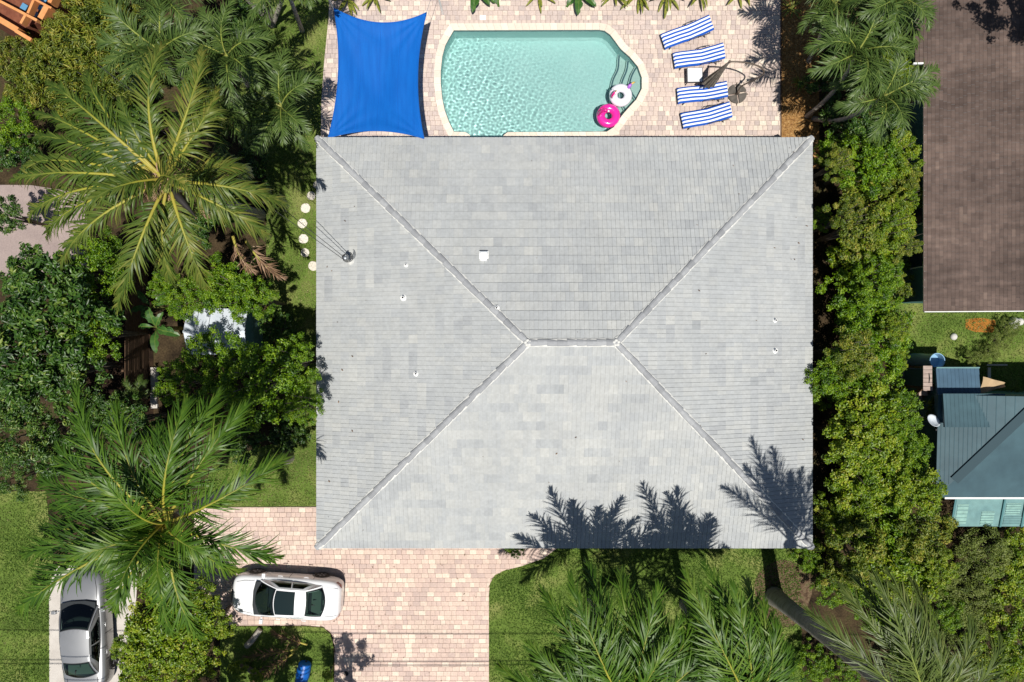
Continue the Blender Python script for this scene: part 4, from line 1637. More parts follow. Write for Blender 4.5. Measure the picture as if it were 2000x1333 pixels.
    for s in (-1, 1):
        S = side(s)
        for (q0, q1) in ((0.13, 0.50), (0.53, 0.86)):
            patch(S, q0, q1, 0.10, 0.86, 0.010, 'side_window', M['carglass'], t)
        b = MB()
        b.tube([(0.92, s * 0.80, 0.98), (0.90, s * 0.92, 1.02)], 0.03, 6)
        b.add([Vector((0.90 + dx, s * (0.99 + dy), 1.03 + dz)) for dx in (-0.07, 0.07) for dy in (-0.10, 0.08) for dz in (-0.06, 0.06)],
              [(0, 1, 3, 2), (4, 6, 7, 5), (0, 4, 5, 1), (2, 3, 7, 6), (1, 5, 7, 3), (0, 2, 6, 4)])
        mo = b.build('mirror', paint, t, smooth=True, angle=60)
        bv = mo.modifiers.new('round', 'BEVEL')
        bv.width = 0.03
        bv.segments = 2
        bv.limit_method = 'ANGLE'
        for x in (0.25, -0.85):
            b = MB()
            b.tube([(x + 0.1, s * 0.905, 0.83), (x + 0.07, s * 0.93, 0.835), (x - 0.07, s * 0.93, 0.84), (x - 0.1, s * 0.905, 0.84)], 0.017, 6)
            b.build('door_handle', paint, t, smooth=True)
        for x in (1.42, -1.38):
            b = MB()
            b.lathe([(0.215, -0.1), (0.31, -0.1), (0.335, -0.07), (0.335, 0.07), (0.31, 0.1), (0.215, 0.095)], 24)
            wl = b.build('wheel', M['tyre'], t, smooth=True, angle=50)
            wl.rotation_euler = (R(-90 * s), 0, 0)
            wl.location = (x, s * 0.815, 0.335)
            b = MB()
            b.lathe([(0.215, 0.06), (0.2, 0.09), (0.06, 0.07), (0.05, 0.09), (0.0, 0.09)], 20)
            for k in range(5):
                a = k * 2 * PI / 5
                b.bar((0.05 * math.cos(a), 0.05 * math.sin(a), 0.088), (0.2 * math.cos(a), 0.2 * math.sin(a), 0.095), 0.05, 0.02)
            b.build('rim', M['rim'], wl)
            b = MB()
            vs = []
            for k in range(15):
                a = PI * k / 14
                vs += [(x + 0.35 * math.cos(a), s * 0.912, 0.335 + 0.35 * math.sin(a)), (x + 0.40 * math.cos(a), s * 0.909, 0.335 + 0.38 * math.sin(a))]
            b.add(vs, [(2 * k, 2 * k + 1, 2 * k + 3, 2 * k + 2) for k in range(14)])
            b.build('wheel_arch', M['trim'], t)
        b = MB()
        b.add([(2.10, s * 0.80, 0.755), (2.27, s * 0.66, 0.69), (2.33, s * 0.50, 0.62), (2.36, s * 0.45, 0.55), (2.30, s * 0.66, 0.56), (2.14, s * 0.805, 0.62)], [(0, 1, 4, 5), (1, 2, 3, 4)])
        b.build('headlamp', M['clearlamp'], t, normals=True)
        b = MB()
        b.add([(-2.16, s * 0.815, 0.96), (-2.27, s * 0.735, 0.945), (-2.345, s * 0.60, 0.86), (-2.375, s * 0.52, 0.74), (-2.34, s * 0.68, 0.70), (-2.20, s * 0.825, 0.80)], [(0, 1, 4, 5), (1, 2, 3, 4)])
        b.build('tail_lamp', M['redlamp'], t, normals=True)
    # seams: bonnet, boot and doors as thin dark strips just proud of the paint
    b = MB()
    for s in (-1, 1):
        b.tube([(1.30, s * 0.70, 0.958), (1.75, s * 0.66, 0.882), (2.12, s * 0.55, 0.775)], 0.006, 4)
        b.tube([(-1.78, s * 0.60, 1.025), (-2.10, s * 0.60, 1.002), (-2.26, s * 0.56, 0.955)], 0.006, 4)
        for x in (0.98, -0.12, -1.16):
            b.tube([(x, s * 0.885, 0.86), (x, s * 0.908, 0.66), (x, s * 0.903, 0.36)], 0.006, 4)
    b.build('seam', M['trim'], t)
    b = MB()
    b.box((2.352, 0, 0.55), (0.03, 0.7, 0.12))
    b.build('grille', M['trim'], t)
    b = MB()
    b.tube([(-1.30, 0, 1.37), (-1.36, 0, 1.42), (-1.44, 0, 1.40)], [0.03, 0.02, 0.006], 6)
    b.build('aerial', M['trim'], t, smooth=True)
    b = MB()
    b.box((0, 0, 0.28), (4.3, 1.5, 0.16))
    b.build('underbody', M['black'], t)
    return t


c = P(559, 1166, 0.75)
car('white sedan with dark glass sunroof parked on the paved driveway', M['carwhite'], (c.x, c.y, 0.055), R(180 - 3.5), True)
c = P(166, 1231, 0.75)
car('silver sedan parked on the concrete strip under a palm', M['carsilver'], (c.x, c.y, 0.012), R(90 + 3.0), False, 1.06)


# ------------------------------------------------------------------ neighbours' buildings
# brown shingle house, north-east
nb = thing('neighbour_house', 'teal walled house with large brown shingle roof', 'house')
ZN = 3.0
SLN = 0.16


def brown(u, v, z):
    return P(u, v, z)


bl = P(1808, 607, ZN)
tl_ = P(1817, 120, ZN)
xe0, xe1 = bl.x, 27.0
ys, yn = bl.y, tl_.y
x_ext = P(1788, 60, ZN - 0.08).x
b = MB()
b.prism([(xe0 + 0.45, ys + 0.45), (xe1, ys + 0.45), (xe1, 21), (xe0 + 0.45, 21)], 0, ZN - 0.12)
b.build('wall', M['teal'], nb, normals=True)
for (v0, v1) in ((150, 200), (385, 440), (493, 523)):
    b = MB()
    ya, yb_ = P(0, v1, 1.5).y, P(0, v0, 1.5).y
    b.box((xe0 + 0.45 - 0.02, (ya + yb_) / 2, 1.75), (0.06, yb_ - ya + 0.1, 1.1))
    wdw = b.build('window', M['white'], nb)
    b = MB()
    b.box((xe0 + 0.45 - 0.04, (ya + yb_) / 2, 1.75), (0.06, yb_ - ya, 1.0))
    b.build('pane', M['darkpane'], wdw)
# roof: a slope rising to the east, courses running north-south
b = MB()
zt = lambda x: ZN + SLN * (x - xe0)
rf = MB()
rf.add([(xe0, ys, ZN - 0.015), (xe1, ys, zt(xe1) - 0.015), (xe1, 21, zt(xe1) - 0.015), (xe0, 21, ZN - 0.015), (xe0, ys, ZN - 0.16), (xe1, ys, zt(xe1) - 0.16), (xe1, 21, zt(xe1) - 0.16), (xe0, 21, ZN - 0.16)],
       [(0, 1, 2, 3), (4, 7, 6, 5), (0, 4, 5, 1), (3, 7, 4, 0)])
rf.add([(x_ext, yn - 0.02, ZN - 0.10), (xe0 + 0.05, yn - 0.02, ZN - 0.02), (xe0 + 0.05, 21, ZN - 0.02), (x_ext, 21, ZN - 0.10), (x_ext, yn - 0.02, ZN - 0.25), (xe0 + 0.05, yn - 0.02, ZN - 0.2), (x_ext, 21, ZN - 0.25)],
       [(0, 1, 2, 3), (0, 4, 5, 1), (0, 3, 6, 4)])
rfo = rf.build('roof', M['deckboard'], nb)
x = x_ext
cr = 0.142
rr = random.Random(5)
i = 0
while x < 23.4:
    y0 = ys - 0.03 if x + cr > xe0 else yn - 0.04
    y = y0 - rr.uniform(0, 0.3)
    band = rr.gauss(0, 0.06)
    while y < 16.5:
        L = rr.choice((0.22, 0.3, 0.33, 0.36))
        a, e = max(y, y0), y + L - 0.008
        if e > a:
            t = min(0.99, max(0, 0.48 + 0.5 * band + rr.gauss(0, 0.11) + 0.15 * math.sin(y * 1.9 + 0.5 * math.sin(x * 1.3)) + 0.10 * math.sin(x * 1.1 + y * 0.4)))
            z0 = zt(max(x, xe0)) - (0.08 * (xe0 - x) / max(0.01, xe0 - x_ext) if x < xe0 else 0)
            z1 = z0 + SLN * cr
            b.add([(x - 0.01, a, z0 + 0.010), (x + cr, a, z1 + 0.003), (x + cr, e, z1 + 0.003), (x - 0.01, e, z0 + 0.010), (x - 0.01, a, z0 - 0.004), (x - 0.01, e, z0 - 0.004)],
                  [(0, 1, 2, 3), (4, 0, 3, 5)], 0, t)
        y += L
    x += cr
    i += 1
o = b.build('shingle_courses', M['shingle'], rfo, tint=True)
o['kind'] = 'stuff'
b = MB()
b.bar((xe0 - 0.04, ys - 0.05, ZN - 0.05), (24, ys - 0.05, zt(24) - 0.05), 0.03, 0.12)
b.bar((xe0 - 0.03, ys - 0.03, ZN - 0.06), (xe0 - 0.03, yn - 0.07, ZN - 0.06), 0.025, 0.10)
b.bar((x_ext - 0.1, yn - 0.07, ZN - 0.08), (xe0 + 0.02, yn - 0.07, ZN - 0.05), 0.06, 0.1)
b.build('fascia', M['white'], nb)
b = MB()
b.bar((P(1779, 330, 1.2).x, P(0, 322, 1.2).y, 1.2), (P(1779, 330, 1.2).x, P(0, 356, 1.2).y, 1.2), 0.04, 0.04)
b.bar((P(1779, 330, 1.2).x, P(0, 356, 1.2).y, 0.0), (P(1779, 330, 1.2).x, P(0, 356, 1.2).y, 1.2), 0.04, 0.04)
b.bar((P(1779, 330, 1.2).x, P(0, 322, 1.2).y, 0.0), (P(1779, 330, 1.2).x, P(0, 322, 1.2).y, 1.2), 0.04, 0.04)
tag(b.build('pipe_rail', M['white']), 'small white pipe rail in the hedge beside the teal wall', 'rail')

# teal metal roofed house, east
th = thing('teal_roof_house', 'low house with slate teal metal hip roof and pale porch', 'house')
Z1 = 2.7
p0 = P(1828, 771, Z1)
p1 = P(1840, 972, Z1)
x0, ytop, ybot = P(1828, 771, Z1).x, p0.y, p1.y
x0b = x0
hipx, hipz = x0 + 4.4, Z1 + 1.0
b = MB()
b.prism([(x0 + 0.3, ybot + 0.3), (26, ybot + 0.3), (26, ytop - 0.05), (x0 + 0.3, ytop - 0.05)], 0, Z1 - 0.1)
b.build('wall', M['teal'], th, normals=True)
b = MB()
b.add([(x0, ybot, Z1), (26, ybot, Z1), (26, ytop, Z1 + 1.15), (x0 + 3.4, ytop, Z1 + 1.15), (x0, ytop, Z1 + 0.15)], [(0, 1, 2, 3), (0, 3, 4)])
b.add([(x0, ybot, Z1 - 0.12), (26, ybot, Z1 - 0.12), (x0, ytop, Z1 + 0.03)], [])
b.add([(x0, ybot, Z1), (x0, ybot, Z1 - 0.12), (26, ybot, Z1 - 0.12), (26, ybot, Z1), (x0, ytop, Z1 + 0.15), (x0, ytop, Z1 - 0.1), (x0 + 3.4, ytop, Z1 + 1.15), (26, ytop, Z1 + 1.15), (26, ytop, Z1 - 0.1)],
      [(0, 1, 2, 3), (0, 4, 5, 1), (4, 6, 7, 8, 5)])
mr = b.build('roof', M['tealroof'], th)
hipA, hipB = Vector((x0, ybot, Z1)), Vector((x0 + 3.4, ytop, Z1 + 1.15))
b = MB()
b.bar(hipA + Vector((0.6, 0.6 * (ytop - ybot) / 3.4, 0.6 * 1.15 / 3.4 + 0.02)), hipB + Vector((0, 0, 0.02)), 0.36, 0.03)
b.build('hip_shade_strip', M['hipshade'], mr)  # flat dark strip standing in for the hip's shade band
# standing seams on the west slope run down to the west eave? they run north-south: thin ribs
k = 0
x = x0 + 0.12
while x < x0 + 3.3:
    f = (x - x0) / 3.4
    ya = ybot + f * (ytop - ybot) + 0.05
    b = MB()
    b.bar((x, ya, Z1 + f * 1.15 + 0.002), (x, ytop, Z1 + 0.15 + f * 1.0 + 0.002), 0.025, 0.012)
    b.build('seam', M['tealroof'], mr)
    x += 0.15 if k < 10 else 0.30
    k += 1
x = x0 + 0.5
while x < 0:
    f = min(1, (x - x0) / 3.4)
    b = MB()
    b.bar((x, ybot, Z1 + 0.004), (x, ybot + f * (ytop - ybot) - 0.04, Z1 + f * 1.15 + 0.004), 0.02, 0.014)
    b.build('seam', M['tealroof'], mr)
    x += 0.45
b = MB()
b.bar((x0 + 0.35, ybot - 0.03, Z1 - 0.03), (26, ybot - 0.03, Z1 - 0.03), 0.07, 0.08)
b.build('gutter', M['white'], th)
# north annexes with flatter blue roofs
ann = [((1828, 718), (1912, 772), 2.5, 'tealblue'), ((1831, 768), (1951, 832), 2.85, 'tealroof')]
for q, ((u0, v0), (u1, v1), z, mm) in enumerate(ann):
    a, e = P(u0, v0, z), P(u1, v1, z)
    b = MB()
    if q == 0:
        b.prism([(a.x + 0.15, e.y), (e.x - 0.1, e.y), (e.x - 0.1, a.y - 0.15), (a.x + 0.15, a.y - 0.15)], 0, z - 0.1)
        b.build('annexe_wall', M['teal'], th, normals=True)
    b = MB()
    dz = 0.12
    vs = [(a.x, e.y, z + dz), (e.x, e.y, z + dz), (e.x, a.y, z), (a.x, a.y, z)]
    if q == 1:
        vs = [(x_, y_, z_ + 0.35) for x_, y_, z_ in vs]
    b.add(vs + [(x_, y_, z_ - 0.1) for x_, y_, z_ in vs], [(0, 1, 2, 3), (4, 7, 6, 5), (0, 4, 5, 1), (1, 5, 6, 2), (2, 6, 7, 3), (3, 7, 4, 0)])
    ro = b.build('annexe_roof', M[mm], th)
    x = a.x + 0.12
    while x < e.x - 0.05:
        b = MB()
        zz = vs[0][2] + 0.006
        b.bar((x, e.y, zz - 0.003), (x, a.y, zz - 0.003 - dz), 0.025, 0.014)
        b.build('seam', M[mm], ro)
        x += 0.16
    if q == 0:
        b = MB()
        b.bar((a.x, a.y - 0.01, z + 0.0), (e.x, a.y - 0.01, z + 0.0), 0.05, 0.1)
        b.build('gutter', M['tealpale'], th)
# porch roof below the gutter with pale fibreglass panels
a, e = P(1868, 978, 2.25), P(2040, 1030, 2.1)
b = MB()
b.add([(a.x, e.y, 2.0), (26, e.y, 2.0), (26, ybot + 0.1, 2.35), (a.x, ybot + 0.1, 2.35), (a.x, e.y, 1.92), (26, e.y, 1.92), (26, ybot + 0.1, 2.27), (a.x, ybot + 0.1, 2.27)],
      [(0, 1, 2, 3), (4, 7, 6, 5), (0, 4, 5, 1), (3, 7, 4, 0)])
pr = b.build('porch_roof', M['tealpale'], th)
for (ua, va, ub, vb, mm) in ((1870, 985, 1888, 1024, 'lightpanel'), (1919, 1000, 1941, 1026, 'lightpanel'), (1965, 983, 1990, 1006, 'lightpanel'), (1964, 1010, 2010, 1026, 'tealpale')):
    q0, q1 = P(ua, va, 2.2), P(ub, vb, 2.1)
    f = lambda y: 2.0 + 0.35 * (y - e.y) / (ybot + 0.1 - e.y) + 0.012
    b = MB()
    b.add([(q0.x, q1.y, f(q1.y)), (q1.x, q1.y, f(q1.y)), (q1.x, q0.y, f(q0.y)), (q0.x, q0.y, f(q0.y))], [(0, 1, 2, 3)])
    m_ = b.build('panel', M[mm], pr)
    b = MB()
    for k in range(5):
        y = q1.y + (q0.y - q1.y) * (k + 0.5) / 5
        b.bar((q0.x, y, f(y) + 0.01), (q1.x, y, f(y) + 0.01), 0.02, 0.02)
    # ribs belong to the panel
    for mat_ in (M['tealpale'],):
        b_ = b.mesh('panel_rib', [mat_])
    ob('panel_rib', b_, pr)
for u in (1862, 1958, 2000):
    q = P(u, 1000, 2.2)
    b = MB()
    b.bar((q.x, e.y, 2.05), (q.x, ybot + 0.1, 2.40), 0.07, 0.05)
    b.build('rafter', M['teal'], th)
for u in (1868, 1960, 2000):
    q = P(u, 1028, 2.0)
    b = MB()
    b.bar((q.x, e.y + 0.05, 0), (q.x, e.y + 0.05, 1.92), 0.09, 0.09)
    b.build('post', M['white'], th)
# shutters on the west wall corner
b = MB()
for k in range(7):
    q = P(1834 + 5 * k, 950 + 5 * k, 2.0)
for k in range(6):
    y = ybot + 0.25 + 0.12 * k
    b.bar((x0 - 0.02, y, Z1 - 0.14), (x0 + 0.25, y, 1.2), 0.05, 0.02)
b.build('shutter', M['bluetub'], th)

# small yard things of the neighbour
def simple(name, label, cat, b, mats, loc, rz=0, **kw):
    o = b.build(name, mats, None, **kw)
    o.location = loc
    o.rotation_euler = (0, 0, rz)
    return tag(o, label, cat)


wb = thing('wooden_landing', 'weathered pinkish wooden stair landing beside the blue metal roof', 'landing', P(1812, 739, 2.45))
wb.location.z = 0
for k in range(6):
    b = MB()
    b.box((0, -0.42 + 0.168 * k, 2.43), (0.36, 0.155, 0.035))
    b.build('plank', M['oldwood'], wb)
for sx in (-1, 1):
    for sy in (-1, 1):
        b = MB()
        b.box((sx * 0.14, sy * 0.42, 1.2), (0.07, 0.07, 2.4))
        b.build('post', M['brownwood'], wb)
b = MB()
b.tube([(0.05, -0.2, 2.45), (0.06, 0, 2.48), (0.05, 0.2, 2.45)], 0.016, 6)
b.build('handle', M['trim'], wb)
st = thing('wooden_steps', 'brown wooden steps half hidden by shrubs below the wooden landing', 'steps', P(1806, 782, 2.0))
st.location.z = 0
for k in range(6):
    b = MB()
    b.box((0, 0.5 - 0.22 * k, 2.25 - 0.36 * k), (0.36, 0.20, 0.04))
    b.build('tread', M['oldwood'], st)
for sx in (-1, 1):
    b = MB()
    b.bar((sx * 0.20, 0.62, 2.3), (sx * 0.20, -0.78, 0.05), 0.04, 0.16)
    b.build('stringer', M['brownwood'], st)
b = MB()
b.lathe([(0.27, 0), (0.29, 0.6), (0.27, 1.2), (0.30, 1.75), (0.32, 1.8), (0.29, 1.8), (0.27, 1.45), (0.0, 1.45)], 20)
q = P(1831, 705, 1.8)
simple('tank', 'pale blue open round tank above the wooden landing', 'tank', b, M['bluetub'], (q.x, q.y, 0), smooth=True, angle=50)
dq = P(1822, 824, 2.9)
sd_ = thing('satellite_dish', 'pale satellite dish at the west eave of the teal roof', 'satellite dish', (dq.x, dq.y, 0))
b = MB()
b.tube([(0.25, 0, 2.45), (0.1, 0, 2.5), (0.0, 0, 2.85)], 0.025, 8)
b.build('mount', M['galv'], sd_, smooth=True)
b = MB()
b.lathe([(0.0, 0.0), (0.12, 0.015), (0.22, 0.06), (0.27, 0.10), (0.272, 0.09), (0.22, 0.04), (0.0, -0.02)], 20)
o = b.build('dish', M['shedroof'], sd_, smooth=True)
o.location = (0, 0, 2.86)
o.rotation_euler = (R(35), 0, R(160))
b = MB()
b.tube([(0, -0.1, 2.85), (0.02, -0.3, 3.05)], 0.012, 6).box((0.02, -0.3, 3.06), (0.06, 0.06, 0.08))
b.build('receiver', M['trim'], sd_)
b = MB()
def tarp(q, r):
    return Vector((q * 1.05, -0.05 - r * (0.72 - 0.55 * q) - 0.25 * q, 0.25 * (1 - q) * (1 - r) + 0.04 * math.sin(q * 9 + r * 5)))
b.grid(tarp, 12, 8)
simple('tarp', 'tan curved tarp beside the small blue metal roof', 'tarp', b, M['tan'], P(1912, 733, 2.5), smooth=True)
b = MB()
b.lathe([(0.14, 0), (0.16, 0.08), (0.1, 0.16), (0.02, 0.18)], 9)
simple('white_stone', 'small white stone on the neighbour lawn', 'stone', b, M['rock'], P(1861, 658), smooth=True)
b = MB()
b.lathe([(0.2, 0), (0.27, 0.12), (0.16, 0.25), (0.02, 0.28)], 8).lathe([(0.15, 0), (0.18, 0.1), (0.1, 0.2)], 7, (0.28, 0.05, 0))
simple('white_bag', 'pale rocks beside bushes under the brown roof corner', 'rock', b, M['rock'], P(1977, 631), smooth=True)
b = MB()
b.bar((0, 0, 0.03), (0.9, 0, 0.03), 0.07, 0.06)
simple('kerb', 'pale concrete garden edging across the neighbour grass', 'edging', b, M['concrete'], P(1926, 713))
b = MB()
b.bar((0, 0.0, 0.04), (0.0, -0.75, 0.04), 0.13, 0.08)
simple('garden_wall', 'short pale garden wall beside the tan tarp', 'wall', b, M['concrete'], P(1930, 718))
b = MB()
b.prism([(0, 0), (2.2, 0), (2.2, -1.1), (0, -1.1)], 0, 2.1)
simple('dark_shed', 'dark shed with grey lean-to at the right frame edge', 'shed', b, [M['tealroof']], P(1990, 800, 2.1) - Vector((0, 0, 2.1)), normals=True)
b = MB()
b.box((0, 0, 0.45), (0.34, 0.7, 0.9), taper=0.95).tube([(-0.1, -0.2, 0.9), (-0.12, 0.1, 1.15), (0.0, 0.3, 1.1)], 0.03, 6)
simple('folded_chair', 'grey folded garden chair standing between the teal roofs', 'chair', b, M['galv'], P(1968, 812, 0.9) - Vector((0, 0, 0.9)))

# ------------------------------------------------------------------ left side buildings and odds and ends
tc_ = thing('terracotta_pergola', 'terracotta painted terrace beams with blue panes in the top corner', 'pergola')
Zt = 3.0
b = MB()
q = [P(-60, -40, 2.4), P(100, -40, 2.4), P(96, 14, 2.4), P(72, 45, 2.4), P(36, 60, 2.4), P(-60, 20, 2.4)]
b.prism([(p.x, p.y) for p in q], 0, 2.4)
b.build('terrace', M['terradark'], tc_, normals=True)
beams = [((-40, -18), (72, 40), 0.10, 0.30), ((-40, 15), (34, 59), 0.22, 0.45), ((68, -6), (54, 26), 0.10, 0.28), ((50, 28), (40, 46), 0.10, 0.28), ((91, 12), (78, 36), 0.22, 0.4),
         ((104, -14), (96, 5), 0.16, 0.4), ((66, -2), (100, 16), 0.08, 0.24), ((30, 60), (60, 78), 0.14, 0.3)]
for k, ((ua, va), (ub, vb), wd, ht) in enumerate(beams):
    b = MB()
    z = Zt + 0.004 * k
    b.bar(P(ua, va, z) - Vector((0, 0, ht / 2)), P(ub, vb, z) - Vector((0, 0, ht / 2)), wd, ht)
    b.build('beam', M['terracotta'], tc_)
for (u, v, r) in ((77, 15, 4.6), (69, 28, 4.6), (47, 14, 6), (86, 1, 5)):
    b = MB()
    p = P(u, v, 2.5)
    b.box((0, 0, 0), (r * 2 / 48, r * 2 / 48, 0.03))
    o = b.build('pane', M['bluepane'], tc_)
    o.location = p
    o.rotation_euler = (0, 0, R(-30))

# garden shed under the trees
s0 = P(418, 648, 2.3)
sh = thing('garden_shed', 'white metal roofed garden shed half hidden between two green trees', 'shed', (s0.x, s0.y, 0))
b = MB()
b.prism([(-1.15, -0.8), (1.15, -0.8), (1.15, 0.8), (-1.15, 0.8)], 0, 1.95)
b.build('wall', M['tealpale'], sh, normals=True)
for s in (-1, 1):
    for k in range(5):
        b = MB()
        xa = -1.25 + 0.5 * k
        b.add([(xa, 0, 2.3), (xa + 0.48, 0, 2.3), (xa + 0.48, s * 0.95, 1.95), (xa, s * 0.95, 1.95), (xa, 0, 2.26), (xa + 0.48, 0, 2.26), (xa + 0.48, s * 0.95, 1.91), (xa, s * 0.95, 1.91)],
              [(0, 1, 2, 3), (4, 7, 6, 5), (2, 6, 7, 3), (0, 3, 7, 4), (1, 5, 6, 2)])
        b.build('roof_panel', M['shedroof'], sh, normals=True)
b = MB()
b.bar((-1.26, 0, 2.31), (1.26, 0, 2.31), 0.10, 0.03)
b.build('ridge_cap', M['shedroof'], sh)

# plank fence
fn = thing('plank_fence', 'brown horizontal plank fence in deep tree shade', 'fence')
fx0, fx1 = P(290, 560).x, P(296, 800).x
fy0, fy1 = P(0, 470).y, P(0, 805).y
NB = 4
for k in range(NB):
    ya, yb_ = fy0 + (fy1 - fy0) * k / NB, fy0 + (fy1 - fy0) * (k + 1) / NB
    b = MB()
    b.box((fx0 - 0.06, ya, 0.95), (0.09, 0.09, 1.9))
    b.build('post', M['brownwood'], fn)
    for j in range(8):
        b = MB()
        b.bar((fx0 + random.uniform(-0.008, 0.008), ya + 0.005, 0.14 + 0.225 * j), (fx0 + random.uniform(-0.008, 0.008), yb_ - 0.005, 0.14 + 0.225 * j), 0.025, 0.20)
        b.build('plank', M['brownwood'], fn)
b = MB()
for k in range(9):
    b.box((random.uniform(-0.02, 0.02), -0.2 * k, 0.06), (0.28, 0.19, 0.12), random.uniform(-0.05, 0.05))
simple('garden_kerb', 'pale crumbling block edging beside the plank fence', 'edging', b, M['concrete'], P(303, 722))

# blue barrel, palm debris, drain cap by the driveway
bb = thing('blue_barrel', 'blue plastic barrel lying in shade below the white car', 'barrel', P(592, 1315, 0.3), R(78))
b = MB()
prof = [(0.0, -0.45), (0.24, -0.45), (0.27, -0.42), (0.29, -0.15), (0.30, -0.14), (0.30, -0.11), (0.29, -0.10), (0.29, 0.10), (0.30, 0.11), (0.30, 0.14), (0.29, 0.15), (0.27, 0.42), (0.24, 0.45), (0.0, 0.45)]
b.lathe(prof, 20)
o = b.build('drum', M['bluebarrel'], bb, smooth=True, angle=40)
o.rotation_euler = (0, R(90), 0)
b = MB()
b.lathe([(0.0, 0.0), (0.05, 0.0), (0.05, 0.03), (0, 0.03)], 10, (0.12, 0, 0.45))
o = b.build('bung', M['trim'], bb)
o.rotation_euler = (0, R(90), 0)
b = MB()
b.lathe([(0.11, 0), (0.11, 0.012), (0.0, 0.012)], 16)
for k in range(5):
    b.bar((-0.09, -0.06 + 0.03 * k, 0.016), (0.09, -0.06 + 0.03 * k, 0.016), 0.012, 0.008)
simple('drain_cap', 'dark round drain cap set in the driveway pavers', 'drain cap', b, M['trim'], P(676, 1316, 0.05))
lg = MB()
lg.tube([P(482, 1262, 0.12), P(495, 1248, 0.2), P(508, 1230, 0.16)], [0.14, 0.13, 0.12], 9)
tag(lg.build('log', M['palmbark'], None, smooth=True, angle=60), 'short cut log lying on the shaded grass below the white car', 'log')
lg = MB()
lg.tube([P(470, 1298, 0.15), P(490, 1310, 0.16), P(505, 1325, 0.14)], [0.12, 0.12, 0.1], 9)
tag(lg.build('log', M['bark'], None, smooth=True, angle=60), 'second cut log deeper in shade beside the blue barrel', 'log')


# ------------------------------------------------------------------ palms
def nrm(a):
    return a / np.maximum(np.linalg.norm(a, axis=-1, keepdims=True), 1e-9)


